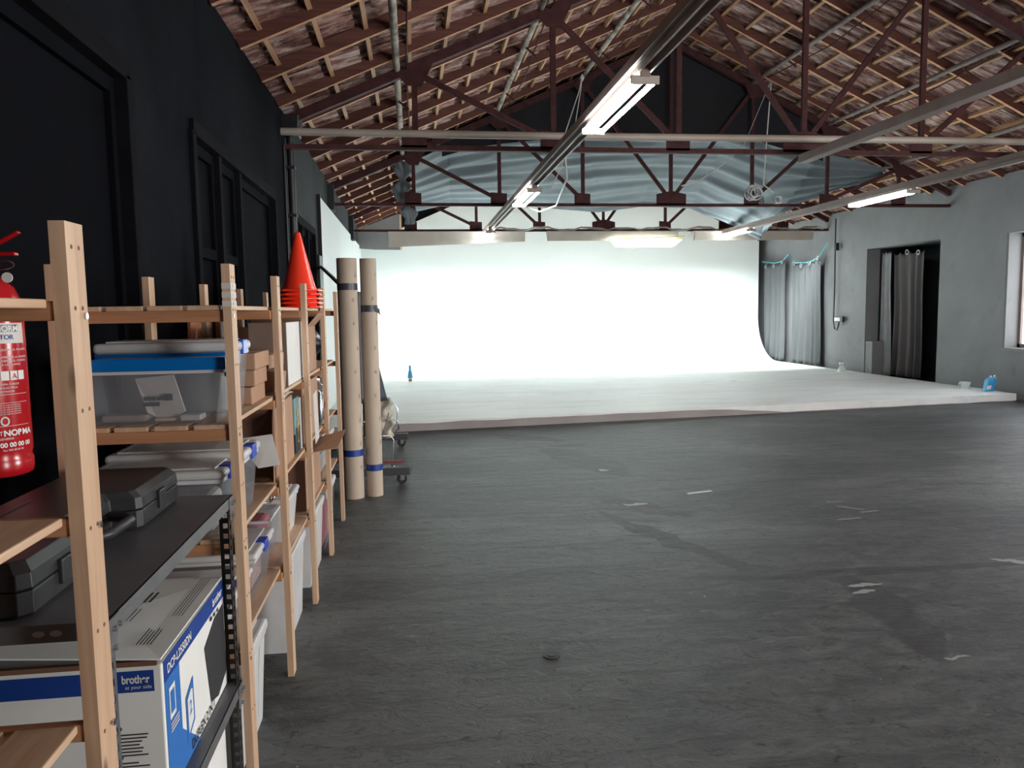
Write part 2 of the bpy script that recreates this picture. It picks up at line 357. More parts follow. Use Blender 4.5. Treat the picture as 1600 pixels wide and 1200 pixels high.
# ------------------------------------------------------------------ roof
ceil = sthing('ceiling')
def tilesheet(side):
    mb = MB(); x0, x1 = (XL - .3, XC) if side == 0 else (XC, XR + .3)
    T = .385; rows = int(round((x1 - x0) / T)) ; dx = (x1 - x0) / rows; ny = int((YF - YN) / .028)
    for r in range(rows):
        for k in range(2):
            pass
        xa, xb = x0 + r * dx, x0 + (r + 1) * dx + .03
        def zz(x): return (EL + SL * (x - XL)) if side == 0 else (RZ - SR * (x - XC))
        v = []; f = []
        for j in range(ny + 1):
            y = YN + (YF - YN) * j / ny; ph = 2 * PI * y / .19
            w = .028 * math.sin(ph) + .007 * math.sin(ph * 2 + 1)
            jit = .012 * noise.noise(Vector((math.floor(y / .34) * 3.1, r * 7.3, side)))
            drop_a, drop_b = (.0, .035) if side == 0 else (.035, .0)
            v += [(xa, y, zz(xa) + .15 - (.035 if side == 1 else 0) + w + jit + (0)), (xb, y, zz(xb) + .15 - (.035 if side == 0 else 0) + w + jit)]
        for j in range(ny):
            yc = YN + (YF - YN) * (j + .5) / ny
            if any(abs((xa + xb) / 2 - hx) < .2 and abs(yc - hy) < .05 for hx, hy in HOLES): continue
            f.append((2 * j, 2 * j + 1, 2 * j + 3, 2 * j + 2))
        mb.add(v, f, True)
    zo = .26; d = MB(); ys = sorted([YN, YF] + [h[1] - .045 for h in HOLES] + [h[1] + .045 for h in HOLES]); xs = sorted([x0, x1] + [h[0] - .16 for h in HOLES if x0 < h[0] < x1] + [h[0] + .16 for h in HOLES if x0 < h[0] < x1])
    for i in range(len(xs) - 1):
        for j in range(len(ys) - 1):
            cx_, cy_ = (xs[i] + xs[i + 1]) / 2, (ys[j] + ys[j + 1]) / 2
            if any(abs(cx_ - h[0]) < .16 and abs(cy_ - h[1]) < .045 for h in HOLES): continue
            def zq(x): return (EL + SL * (x - XL)) if side == 0 else (RZ - SR * (x - XC))
            d.add([(xs[i], ys[j], zq(xs[i]) + zo), (xs[i + 1], ys[j], zq(xs[i + 1]) + zo), (xs[i + 1], ys[j + 1], zq(xs[i + 1]) + zo), (xs[i], ys[j + 1], zq(xs[i]) + zo)], [(0, 1, 2, 3)])
    link('tile_underlay', d, m_tile, ceil, solid=.01)  # opaque sheet added above the tiles, keeps sky light out of the row gaps
    o = link('tile_field', mb, m_tile, ceil); return o
HOLES = [(5.67, 11.32), (5.84, 11.2), (7.97, 12.2)]
tilesheet(0); tilesheet(1)
link('ridge_cap', MB().tube([(XC, YN, RZ + .2), (XC, YF, RZ + .2)], .16, 10), m_tile, ceil)
def ridge(side, y): return (XC, y, RZ)
yr = 3.8
RY = [6.43 + .87 * k for k in range(-4, 17)]
for y in RY:
    if y > YF - .1: continue
    if abs(y - 12.9) < .12 or abs(y - 17.0) < .1: pass
    for side in (0, 1):
        xe = XL if side == 0 else XR
        xm = XC - .02 if side == 0 else XC + .02
        a = (xe, y, roofz(xe) + .05); b = (xm, y, roofz(xm) + .05)
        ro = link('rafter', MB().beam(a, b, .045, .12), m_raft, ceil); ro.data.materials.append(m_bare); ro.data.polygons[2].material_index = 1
for side in (0, 1):
    n = 14
    for k in range(n):
        x = (-1.13 + .387 * k) if side == 0 else (XR - .17 - .387 * k)
        if (side == 0 and x > XC - .1) or (side == 1 and x < XC + .1): continue
        z = roofz(x) + .085
        s = SL if side == 0 else -SR
        link('batten', MB().beam((x, YN, z), (x, YF, z), .042, .05, (-s, 0, 1)), m_batt, ceil)
        # (the 100 mm gap between batten and rafter is filled by the batten itself)
# ------------------------------------------------------------------ trusses
def truss(y, nodes, label, s=1.0):
    t = thing('roof_truss', label, 'roof truss', (nodes[3], y, 3.3), 'steel roof trusses')
    CZ = 3.30
    link('bottom_chord', MB().beam((XL, y, CZ), (XR, y, CZ), .07, .05), m_steel, t)
    def tz(x): return roofz(x) - .075
    link('top_chord', MB().beam((XL, y, tz(XL)), (XC, y, tz(XC)), .08, .1), m_steel, t)
    link('top_chord', MB().beam((XC, y, tz(XC)), (XR, y, tz(XR)), .08, .1), m_steel, t)
    for i, x in enumerate(nodes):
        link('post', MB().box(x - .03, x + .03, y - .02, y + .02, CZ, tz(x)), m_steel, t)
        c = i == 3
        w, h = (.26, .24) if c else (.15, .2)
        pts = [(x - w, y - .035, CZ), (x + w, y - .035, CZ), (x + w, y - .035, CZ + h * .75), (x, y - .035, CZ + h), (x - w, y - .035, CZ + h * .75)] if c else \
              [(x - w, y - .035, CZ), (x + w * .8, y - .035, CZ), (x + w * .8, y - .035, CZ + h * .9), (x - w, y - .035, CZ + h)]
        link('gusset', MB().prism(pts, (0, .012, 0)), m_steel, t)
        z = tz(x)
        sl = SL if x < XC else -SR
        if not c:
            link('gusset', MB().prism([(x - .19, y - .045, z - .19 * sl), (x - .07, y - .045, z - .2), (x + .08, y - .045, z - .21), (x + .2, y - .045, z + .2 * sl - .06), (x + .19, y - .045, z + .19 * sl + .03)], (0, .012, 0)), m_steel, t)
    for i in range(3):
        for a, b in ((nodes[i], nodes[i + 1]), (nodes[6 - i], nodes[5 - i])):
            link('diagonal', MB().beam((a, y + .005, tz(a) - .05), (b, y + .005, CZ + .08), .035, .06), m_steel, t)
    return t
truss(8.5, [.08, 1.58, 3.0, 4.48, 5.93, 7.3, 8.6], 'nearest dark red steel truss, carrying a pale pipe along its bottom chord')
truss(12.9, [.07, 1.48, 2.89, 4.42, 5.87, 7.25, 8.6], 'middle dark red steel truss, directly in front of the grey draped cloth')
truss(17.0, [.02, 1.43, 2.83, 4.27, 5.7, 7.1, 8.5], 'farthest dark red steel truss, above the row of reflector lights by the white backdrop')
tag(link('pipe', MB().tube([(XL, 8.38, 3.43), (1.5, 8.38, 3.42), (6, 8.38, 3.43), (XR, 8.38, 3.42)], .04, 10), m_fix), 'long pale beige pipe running along the nearest roof truss', 'pipe')
for x, lab in ((-.1, 'peeling white roof purlin nearest the left wall'), (1.45, 'peeling white roof purlin, second from the left wall'), (2.9, 'peeling white roof purlin just left of the ridge'),
               (5.85, 'roof purlin just right of the ridge'), (7.25, 'roof purlin halfway down the right roof slope'), (8.6, 'roof purlin nearest the right wall')):
    z = roofz(x) - .03
    t = thing('purlin', lab, 'purlin', (x, 4, z), 'roof purlins')
    m = m_pole if x < 3 else m_pur
    link('pole', MB().tube([(x, 4, z), (x, 8.45, z)], .036, 8), m, t)
    link('pole', MB().tube([(x, 8.55, z), (x, 12.84, z)], .036, 8), m, t)
    if x > 4 or x < 0: link('pole', MB().tube([(x, 12.97, z), (x, 16.9, z)], .036, 8), m, t)
    link('tie_rod', MB().tube([(x + .1, 4.4, z - .0), (x + .12, 6.4, z - .13), (x + .1, 8.44, z)], .009, 6), m_steel, t)
    link('tie_rod', MB().tube([(x + .1, 8.56, z - .0), (x + .12, 10.6, z - .13), (x + .1, 12.8, z)], .009, 6), m_steel, t)
    for y in (9.6, 11.6, 6.4): link('strut', MB().beam((x, y, z - .03), (x + .12, y, z - .13), .02, .02, (0, 1, 0)), m_steel, t)
# ------------------------------------------------------------------ trays and fluorescent fixtures
tag(link('channel', MB().box(1.53, 1.69, 2.6, 17.0, 3.2, 3.275).box(1.56, 1.58, 2.6, 17.0, 3.155, 3.2).box(1.64, 1.66, 2.6, 17.0, 3.155, 3.2), m_traym, bevel=.006), 'long overhead lighting channel running down the room left of centre', 'lighting channel')
tag(link('channel', MB().box(4.42, 4.54, 2.6, 8.5, 3.18, 3.275), m_traym, bevel=.006), 'brown overhead channel without lamps, ending at the nearest truss', 'lighting channel')
tag(link('channel', MB().box(6.92, 7.06, 2.6, 17.0, 3.17, 3.275).box(6.9, 6.915, 2.6, 17.0, 3.15, 3.2), m_traym, bevel=.006), 'long overhead lighting channel on the right side of the room', 'lighting channel')
def fluoro(x, y0, y1, label, zt=3.15, n=2):
    t = thing('fluorescent_light', label, 'fluorescent light', (x, (y0 + y1) / 2, zt), 'lit fluorescent lights under the channels')
    link('housing', MB().box(x - .035, x + .035, y0 - .03, y1 + .03, zt - .03, zt + .05), m_traym, t, bevel=.005)
    xs = (-.08, .08) if n == 2 else (0,)
    for dx in xs: link('tube', MB().tube([(x + dx, y0, zt - .045), (x + dx, y1, zt - .045)], .019, 10), m_lit, t)
    for y in (y0 - .01, y1 + .01): link('end_cap', MB().box(x - .1, x + .1, y - .012, y + .012, zt - .075, zt - .02), m_fix, t, bevel=.004)
fluoro(1.61, 5.25, 6.75, 'nearest and largest lit twin tube light, high in the middle of the room')
fluoro(1.61, 10.05, 11.5, 'lit twin tube light in front of the grey draped cloth')
fluoro(1.56, 15.3, 16.75, 'small distant lit tube light, left above the white backdrop')
fluoro(6.99, 10.15, 11.6, 'lit tube light below the roof slope on the right', 3.17, 2)
fluoro(6.96, 15.3, 16.75, 'distant lit tube light right above the white backdrop', 3.17, 2)
for x0, x1, lab in ((-.47, 2.46, 'left cream reflector trough hung in front of the white backdrop'), (2.96, 5.9, 'middle cream reflector trough hung in front of the white backdrop'), (6.28, 9.1, 'right cream reflector trough hung in front of the white backdrop')):
    t = thing('reflector_light', lab, 'reflector light', ((x0 + x1) / 2, 16.8, 3.1), 'cream reflector troughs by the backdrop')
    zl, zr = (2.93, 3.04) if x0 < 0 else (3.05, 3.05)
    link('reflector', MB().prism([(x0, 16.76, zl), (x1, 16.76, zr), (x1, 16.7, 3.24), (x0, 16.7, 3.24)], (0, .02, 0)).prism([(x0, 16.7, 3.24), (x1, 16.7, 3.24), (x1, 17.0, 3.25), (x0, 17.0, 3.25)], (0, 0, .015)), m_fix, t)
    link('end_plate', MB().prism([(x0, 16.76, zl), (x0, 16.7, 3.24), (x0, 16.93, 3.26), (x0, 16.8, zl + .02)], (.012, 0, 0)), m_fix, t)
    link('end_plate', MB().prism([(x1, 16.76, zr), (x1, 16.7, 3.24), (x1, 16.93, 3.26), (x1, 16.8, zr + .02)], (-.012, 0, 0)), m_fix, t)
    for k in range(2):
        a = x0 + .1 + k * (x1 - x0) / 2
        link('tube', MB().tube([(a, 16.84, 3.19), (a + 1.25, 16.84, 3.19)], .018, 8), m_lit2, t)
t = thing('panel_light', 'lit white panel light with yellow rim under the middle reflector', 'panel light', (5.1, 16.6, 3.0))
link('diffuser', MB().prism([(4.3, 16.45, 3.04), (5.9, 16.45, 3.04), (5.75, 16.55, 2.9), (4.45, 16.55, 2.9)], (0, .12, .0)), m_led, t, bevel=.02)
link('rim', MB().box(4.3, 5.95, 16.5, 16.66, 3.045, 3.065).beam((4.4, 16.45, 3.06), (5.95, 16.45, 3.11), .03, .015), m_yelp, t)
# daylight-balanced flood light thrown by the reflector troughs on the backdrop
def area(name, loc, rot, sx, sy, power, col):
    l = bpy.data.lights.new(name, 'AREA'); l.shape = 'RECTANGLE'; l.size = sx; l.size_y = sy; l.energy = power; l.color = col; l.spread = math.radians(98 if 'trough' in name else 180)
    o = bpy.data.objects.new(name, l); C.objects.link(o); o.location = loc; o.rotation_euler = rot; return o
CW = (.93, 1, .985)
for x in (1.0, 4.43, 7.7):
    area('trough_lamp', (x, 16.88, 3.16), (math.radians(33), 0, 0), 2.7, .1, 125, CW)
# ------------------------------------------------------------------ cyclorama
XE = 9.35
YB = 20.05
def cove(x0, x1):
    prof = [(18.6, .125)] + [(YB - 1.2 + 1.2 * math.sin(a), .125 + 1.2 - 1.2 * math.cos(a)) for a in [PI / 2 * k / 40 for k in range(41)]] + [(YB, 1.5), (YB, 1.8)]
    return prof
def backp():
    prof = cove(0, 0); mb = MB(); n = len(prof)
    mb.add([(x, y, z) for x in (XL, XE) for y, z in prof], [(i, i + 1, n + i + 1, n + i) for i in range(n - 1)])
    xs = [XL, 0, 1.5, 3, XC, 6, 7.5, XE]
    bot = [(x, YB, 1.8) for x in xs]; top = [(x, YB, roofz(x) - .4) for x in xs]; k = len(xs)
    mb.add(bot + top, [(i, i + 1, k + i + 1, k + i) for i in range(k - 1)])
    return mb
cy = sthing('wall_cyclorama')
link('curved_back', backp(), m_cyc, cy, solid=.02)
link('left_wing', MB().box(XL, XL + .035, 11.3, YB, .12, 3.2), m_cyc, cy)
link('edge_strip', MB().box(XL, XL + .05, 11.24, 11.3, .1, 3.22), m_blackp, cy)
# raised platform, skewed front edge
def fy(x): return 10.0 + .1 * (x + .3)
pf = MB(); x0, x1 = XL + .01, 9.4
pf.add([(x0, fy(x0), 0), (x1, fy(x1) - .0, 0), (x1, 20.0, 0), (x0, 20.0, 0), (x0, fy(x0), .12), (x1, fy(x1), .12), (x1, 20.0, .12), (x0, 20.0, .12)], [(3, 2, 1, 0), (4, 5, 6, 7), (0, 1, 5, 4), (1, 2, 6, 5), (2, 3, 7, 6), (3, 0, 4, 7)])
plat = tag(link('platform', pf, M('grey_platform_side', (.36, .33, .33), .7, 0, .12, 2)), 'low raised platform in front of the white backdrop', 'platform')
def sheetf(u, v):
    x = x0 + (x1 + .03 - x0) * u; yb = 19.9; yf = fy(x) - .012
    if v < .25:   # hanging lip
        k = v / .25; zb = .104 - .088 * min(1, max(0, (x - 4.2) / 1.2)) + .01 * noise.noise(Vector((x * 2.3, 4, 1))); return (x, yf - (.006 + .012 * abs(noise.noise(Vector((x * 5, 0, 3))))) * (1 - k), zb * (1 - k) + .128 * k)
    k = ((v - .25) / .75) ** 1.8
    y = yf + (yb - yf) * k
    return (x, y, .126 + .006 * noise.noise(Vector((x * .8, y * 2.5, 0))) + .004 * noise.noise(Vector((x * 3, y * 6, 5))) * (1 if y < 19 else 0))
tag(link('plastic_sheet', MB().grid(sheetf, 220, 120), m_plat), 'white plastic sheet laid over the low platform', 'floor sheet')
# grey board and dark corner behind
tag(link('board', MB().prism([(XL, 19.5, 3.13), (-.9, 19.5, 3.1), (-.27, 19.5, 3.09), (-.27, 19.5, 3.98), (XL, 19.5, 3.6)], (0, .05, 0)), m_wallg), 'grey board in the left corner above the white backdrop', 'board')
tag(link('wooden_batten', MB().box(-.27, -.22, 19.48, 19.53, 3.09, 3.95), m_py), 'thin wooden batten on the edge of the grey corner board', 'batten')
# ------------------------------------------------------------------ drapes
UP = [(.05, 4.02), (.65, 4.3), (1.3, 4.44), (2.1, 4.53), (3.0, 4.67), (4.3, 4.66), (5.6, 4.66), (6.3, 4.5), (7.2, 4.25), (7.9, 4.12), (8.5, 3.98)]
LO = [(.12, 16.4, 3.62), (.85, 16.4, 3.79), (2.1, 16.4, 3.78), (3.2, 16.4, 3.68), (4.0, 16.4, 3.62), (5.0, 16.4, 3.75), (6.05, 16.4, 3.7), (7.7, 16.4, 3.02), (7.35, 15.0, 3.35), (7.75, 14.4, 3.62), (8.45, 13.5, 3.9)]
def lerp(a, b, t): return tuple(p + (q - p) * t for p, q in zip(a, b))
def clothf(u, v):
    k = min(9.999, u * 10); i = int(k); t = k - i; t = t * t * (3 - 2 * t)
    a = lerp(UP[i], UP[i + 1], t); b = lerp(LO[i], LO[i + 1], t)
    a = (a[0], 13.1, a[1]); p = Vector(lerp(a, b, v))
    sag = -.22 * math.sin(PI * v) * (.6 + .4 * math.sin(u * 9))
    w = noise.noise(Vector((u * 3, v * 1.5, 2)))
    am = .55 + .9 * abs(noise.noise(Vector((u * 4, v * 2.5, 9)))); fold = am * (.03 * math.sin(42 * v + 1.5 * math.sin(u * 5 + 1) + 3 * w) + .01 * math.sin(83 * v + 7 * w + u * 9) + .035 * abs(math.sin(15 * v + 1.2 * math.sin(u * 5.2) + 2 * w)))
    p.z += sag * .5 + fold * min(1, 8 * v + .15) * (1 if v < .97 else .4)
    p.y += fold * .5
    if u > .62: p.z += .03 * math.sin(u * 90 + v * 6) * (v ** 2)
    return p
t = thing('draped_cloth', 'huge grey-blue cloth slung below the roof behind the middle truss', 'cloth', (4.3, 13.1, 4))
link('canopy', MB().grid(clothf, 150, 150), m_cloth, t, solid=.004)
def bunch(u, v):
    a = 2 * PI * u; z = 4.03 - 1.02 * v
    r = (.1 + .035 * math.sin(v * 17) + .02 * math.sin(v * 31 + 2)) * (1.1 - .35 * v)
    r *= 1 + .28 * math.sin(3 * a + 9 * v) + .15 * math.sin(7 * a - 4 * v)
    return (-.17 + .14 * v + .03 * math.sin(v * 9) + r * math.cos(a), 13.15 + r * .8 * math.sin(a), z)
link('bunched_end', MB().grid(bunch, 60, 60), m_cloth, t, solid=.003)
link('torn_black_end', MB().grid(lambda u, v: (-.36 + .34 * u, 13.05 + .03 * math.sin(u * 9), 4.2 - .2 * v + .12 * u + .03 * math.sin(11 * u + 5 * v)), 12, 10), m_clothb, t, solid=.004)
bs = [(.55 + 6.7 * k / 20) for k in range(21)]
tb = [(x, 13.04 + .02 * math.sin(x * 3), roofz(x) - .02) for x in bs]; 
def upz(x):
    for i in range(10):
        if UP[i][0] <= x <= UP[i + 1][0]: return UP[i][1] + (UP[i + 1][1] - UP[i][1]) * (x - UP[i][0]) / (UP[i + 1][0] - UP[i][0])
    return 4
bb = [(x, 13.04 + .02 * math.sin(x * 3), min(upz(x) - .15, roofz(x) - .1)) for x in bs]
tag(link('black_sheet', MB().add(bb + tb, [(i, i + 1, 22 + i, 21 + i) for i in range(20)]), m_clothb, solid=.004), 'black sheet closing the roof gable above the grey cloth', 'sheet')
# curtains
def curtain(x, y0, y1, z0, z1, amp, n, lean=0, thick=.003, splay=0, mat=None):
    def f(u, v):
        y = y0 + (y1 - y0) * (u + .035 * math.sin(9 * u + 1)) + splay * (u - .5) * v + .03 * math.sin(v * 5 + u * 2)
        return (x + amp * (.35 + .65 * v) * math.sin(2 * PI * n * u + .5 * math.sin(v * 4)) + lean * v, y, z1 + (z0 - z1) * v - .05 * math.sin(PI * ((u * 4) % 1)) * (1 - v) ** 6)
    return MB().grid(f, int(n * 14), 24)
def eyelets(t, x, ys, z):
    for y, zz in zip(ys, z):
        v = MB(); R = .045; k = 14
        pts = [(x, y + R * math.cos(2 * PI * i / k), zz + R * math.sin(2 * PI * i / k)) for i in range(k + 1)]
        link('eyelet', v.tube(pts, .011, 6, False), m_metal, t)
t = thing('curtain', 'narrow pale grey eyelet curtain right beside the white backdrop', 'curtain', (9.45, 19.3, .1), 'pale grey curtains on the right wall')
link('fabric', curtain(9.47, 18.72, 19.95, .14, 2.7, .05, 4.5), m_curt, t, solid=.003)
eyelets(t, 9.41, (19.75, 19.3, 18.85), (2.6, 2.6, 2.68))
t = thing('curtain', 'wider pale grey eyelet curtain beside the wall socket', 'curtain', (9.45, 17.7, .1), 'pale grey curtains on the right wall')
link('fabric', curtain(9.47, 17.0, 18.35, .14, 2.64, .055, 5.5, splay=.12), m_curt, t, solid=.003)
eyelets(t, 9.41, (18.2, 17.85, 17.45, 17.08), (2.6, 2.53, 2.56, 2.66))
tag(link('cord', MB().tube([(9.42, 20.0, 2.76), (9.43, 19.3, 2.68), (9.43, 18.85, 2.7), (9.45, 18.55, 2.87), (9.43, 18.2, 2.62), (9.43, 17.5, 2.58), (9.43, 17.05, 2.68), (9.5, 16.8, 2.98)], .014, 6), m_teal), 'teal cord holding up the two pale curtains', 'cord')
t = thing('curtain', 'dark brown-grey curtain hanging inside the right wall recess', 'curtain', (10.0, 14.5, .05))
link('fabric', curtain(9.98, 14.05, 15.02, .08, 2.62, .05, 4), m_curtd, t, solid=.003)
eyelets(t, 9.9, (14.15, 14.5), (2.57, 2.6))
link('lining', curtain(9.9, 15.0, 15.3, .06, 2.66, .04, 1.5, splay=.15), M('grey_lining', (.2, .2, .21), .8, 0, .08), t, solid=.003)
# ------------------------------------------------------------------ right wall wiring
t = thing('wall_socket', 'white triple wall socket on the grey right wall', 'socket', (9.5, 16.5, 1.2))
link('plate', MB().box(9.49, 9.545, 16.1, 16.42, 1.18, 1.3), m_blackp, t, bevel=.004)
for k in range(3): link('outlet', MB().box(9.48, 9.495, 16.2 + .075 * k, 16.26 + .075 * k, 1.2, 1.28), m_white, t)
tag(link('cable', MB().tube([(9.51, 16.5, 3.5), (9.52, 16.52, 2.9), (9.52, 16.5, 2), (9.52, 16.52, 1.2), (9.52, 16.46, 1.02), (9.52, 16.36, 1.0), (9.52, 16.3, 1.1), (9.52, 16.28, 1.19)], .016, 8), m_blackp), 'black cable running down the right wall to the socket', 'cable')
tag(link('junction_box', MB().box(9.46, 9.54, 16.38, 16.46, 2.78, 2.95), m_blackp, bevel=.005), 'small black junction box on the right wall cable', 'junction box')
# ------------------------------------------------------------------ down pipe, brackets on the left wall
t = thing('downpipe', 'thick black vertical pipe on the left wall under the nearest truss', 'pipe', (XL + .05, 8.6, 0))
link('pipe', MB().tube([(XL + .055, 8.6, 0), (XL + .055, 8.6, 3.45)], .04, 12), m_blackp, t)
for z in (1.2, 1.9, 2.6, 3.1): link('clamp', MB().box(XL, XL + .1, 8.54, 8.66, z - .015, z + .015), m_blackp, t)
link('hopper', MB().box(XL, XL + .16, 8.45, 8.7, 3.42, 3.62, .02, .02), m_blackp, t, bevel=.01)
tag(link('conduit', MB().tube([(XL + .015, 8.42, 0), (XL + .015, 8.42, 3.3)], .012, 6), m_blackp), 'thin black conduit on the left wall beside the thick pipe', 'conduit')
t = thing('wall_bracket', 'black wall bracket with grey tubular arm beside the white wing wall', 'bracket', (-1.2, 9.0, 1.9))
link('plate', MB().box(XL, XL + .06, 10.85, 11.2, 1.5, 2.35), m_blackp, t, bevel=.01)
link('arm', MB().tube([(XL + .05, 11.0, 2.2), (-.9, 9.2, 1.95), (-.78, 8.6, 1.86)], .022, 8), m_metal, t)
# ropes
def sagrope(a, b, s, n=10): return [tuple(a[i] + (b[i] - a[i]) * k / n - (s * math.sin(PI * k / n) if i == 2 else 0) for i in range(3)) for k in range(n + 1)]
t = thing('rope', 'white rope hanging from the right roof slope, ending in a tangled coil', 'rope', (6.0, 12.7, 3.5))
link('strand', MB().tube([(6.1, 12.7, 5.38), (6.05, 12.72, 4.5), (6.0, 12.72, 3.62), (6.2, 12.75, 3.5)], .011, 6), m_rope, t)
link('strand', MB().tube([(6.12, 12.7, 5.4), (5.62, 12.7, 4.25), (5.2, 12.75, 3.9), (4.85, 12.75, 3.68), (4.55, 12.75, 3.6)], .011, 6), m_rope, t)
random.seed(3)
cp = [(5.85 + (.1 + .04 * math.sin(k * .23)) * math.cos(k * .55), 12.78 + .05 * math.sin(k * .31), 3.5 + (.1 + .03 * math.cos(k * .19)) * math.sin(k * .55 + .4 * math.sin(k * .11))) for k in range(90)]
link('coil', MB().tube(cp, .012, 6), m_rope, t)
cp = [(6.3 + (.06 + .02 * math.sin(k * .2)) * math.cos(k * .6), 12.8 + .03 * math.sin(k * .3), 3.38 + .06 * math.sin(k * .6 + .3 * math.sin(k * .13))) for k in range(50)]
link('coil', MB().tube(cp, .01, 6), m_rope, t)
t = thing('rope', 'thin doubled white rope hanging from the left roof slope', 'rope', (2.8, 12.6, 4))
link('strand', MB().tube([(2.82, 12.6, 5.3), (2.78, 12.6, 5.1), (2.5, 12.6, 4.3)], .009, 6), m_rope, t)
link('strand', MB().tube([(2.82, 12.6, 5.3), (2.8, 12.6, 5.1), (2.66, 12.6, 4.3), (2.3, 12.65, 3.5)], .008, 6), m_rope, t)
link('knot', MB().lathe((2.82, 12.6, 5.28), [(.01, -.05), (.04, 0), (.01, .06)], 8), m_rope, t)
tag(link('cable', MB().tube([(1.75, 8.75, 3.35), (1.95, 9.6, 3.18), (2.0, 10.6, 2.98), (1.9, 11.4, 3.0), (1.66, 11.9, 3.18)], .012, 6), m_rope), 'white cable looping below the overhead channel to the second light', 'cable')
cw = [(x, 16.95, 3.33 + .025 * math.sin(x * 7) + .015 * math.sin(x * 17)) for x in [1.8 + .15 * k for k in range(52)]]
tag(link('cable_bundle', MB().tube(cw, .018, 6).tube([(a, b - .02, c + .03 * math.sin(a * 5)) for a, b, c in cw], .012, 6), m_fix), 'messy cable bundle lying along the farthest truss', 'cable')
# ------------------------------------------------------------------ shelving
PX0, PX1, BX0, BX1 = -.575, -.55, -1.065, -1.04
LV = [1.585, 1.215, .85, .485]
def post(t, y, x0=PX0, x1=PX1, h=1.71):
    mb = MB().box(x0 + .004, x1 - .004, y, y + .068, 0, h) if False else MB().box(x0, x1, y, y + .068, 0, h)
    nb_ = len(mb.f)
    if x0 > -1:
        hl = MB()
        for lv in (1.67,) + (1.57, 1.4, 1.2, 1.02, .84, .66, .47, .28):
            for dy in (.02, .048): hl.tube([(x1 - .003, y + dy, lv), (x1 + .0007, y + dy, lv)], .0038, 8)
        mb.add(hl.v, hl.f)
    p = link('upright', mb, m_pz, t); p.data.materials.append(m_card2)
    for q in p.data.polygons[nb_:]: q.material_index = 1
    return p
def bays(t, ys, levels, x_board=(-1.04, -.58)):
    for i in range(len(ys) - 1):
        ya, yb = ys[i], ys[i + 1]
        for lv in levels:
            for yy in (ya + .012, yb - .035 if i < len(ys) - 2 else yb + .035):
                link('crosspiece', MB().box(BX1, PX0, yy, yy + .02, lv - .051, lv - .015), m_px, t, bevel=.002)
            for k in range(4):
                xa = -1.035 + k * .117
                j = random.uniform(-.004, .004)
                link('shelf_board', MB().box(xa, xa + .1 + j, ya + .014, yb - .02 + random.uniform(-.01, .01), lv - .015, lv), m_py, t, bevel=.002)
            for yy in (ya + .022,):
                link('screw', MB().tube([(PX1 - .002, yy + .0, lv - .033), (PX1 + .003, yy + .0, lv - .033)], .006, 10), m_chrome, t)
random.seed(11)
YS = [2.45, 3.27, 4.1, 4.93, 5.76]
sh = thing('shelving_unit', 'long pine shelving unit of four bays along the black wall, full of boxes', 'shelf', (-.8, 4.1, 0))
for y in YS:
    post(sh, y); post(sh, y - .03, BX0, BX1)
bays(sh, YS, LV)
for k in range(3):
    link('tape_label', MB().box(PX0 - .001, PX1 + .0015, 2.449, 2.519, 1.58 + .027 * k, 1.598 + .027 * k), m_wlab, sh)
    text('handwriting', ['NE', 'LE', 'VE'][k], .014, m_ink, sh, (PX1 + .003, 2.46, 1.584 + .027 * k), (0, 1, 0), (0, 0, 1))
s0 = thing('shelving_unit', 'short pine shelving unit at the left edge, nearest the camera, with empty slatted shelves', 'shelf', (-.8, 1.0, 0))
for y in (.5, 1.33): post(s0, y)
for y in (.5, 1.33): post(s0, y - .01, BX0, BX1)
for lv in (1.585, 1.225, .865):
    for yy in (.58, 1.335):
        link('crosspiece', MB().box(BX1, PX0, yy, yy + .02, lv - .051 + (.016 if yy > 1 else 0), lv - .015 + (.012 if yy > 1 else 0)), m_px if lv != 1.585 else m_px, s0, bevel=.003)
    for k in range(4):
        if k in ((1, 2) if lv > 1.5 else ()): continue
        xa = -1.035 + k * .117
        link('shelf_board', MB().box(xa, xa + .1, .52, 1.33 - .0, lv - .015, lv), m_py, s0, bevel=.003)
    link('screw', MB().tube([(PX1 - .003, 1.385, lv - .028), (PX1 + .004, 1.385, lv - .028)], .006, 12).tube([(PX1 + .004, 1.385, lv - .028), (PX1 + .0045, 1.385, lv - .028)], .002, 6), m_chrome, s0)
# ------------------------------------------------------------------ slotted metal shelving
ms = thing('metal_shelving', 'low grey slotted angle shelving between the two pine units', 'shelf', (-.8, 1.9, 0))
MXF, MXB, MY0, MY1 = -.578, -1.03, 1.45, 2.43
def slotted(x, y, sx, sy, top):
    """L-angle with oblong holes punched through both flanges"""
    w = .036; th = .002; mb = MB(); p = .0325
    def flange(ax):
        n = int(top / p)
        for a, b in ((0, .011), (.025, w)):
            if ax == 0: mb.box(min(x, x + sx * a) if sx * a else min(x, x + sx * b), 0, 0, 0, 0, 0) if False else mb.box(*sorted((x + sx * a, x + sx * b)), y - th / 2, y + th / 2, 0, top)
            else: mb.box(x - th / 2, x + th / 2, *sorted((y + sy * a, y + sy * b)), 0, top)
        for i in range(n):
            z = i * p
            if ax == 0: mb.box(*sorted((x + sx * .011, x + sx * .025)), y - th / 2, y + th / 2, z, z + p * .52)
            else: mb.box(x - th / 2, x + th / 2, *sorted((y + sy * .011, y + sy * .025)), z, z + p * .52)
    flange(0); flange(1)
    return mb
for x, sx in ((MXF, -1), (MXB, 1)):
    for y, sy in ((MY0, 1), (MY1, -1)):
        if x == MXF and y == MY0:
            continue
        link('post', slotted(x, y, sx, sy, 1.0 if y == MY1 else .99), m_grey if sy > 0 else m_blackp, ms)
link('post', slotted(MXF, MY0, -1, 1, .985), m_grey, ms)
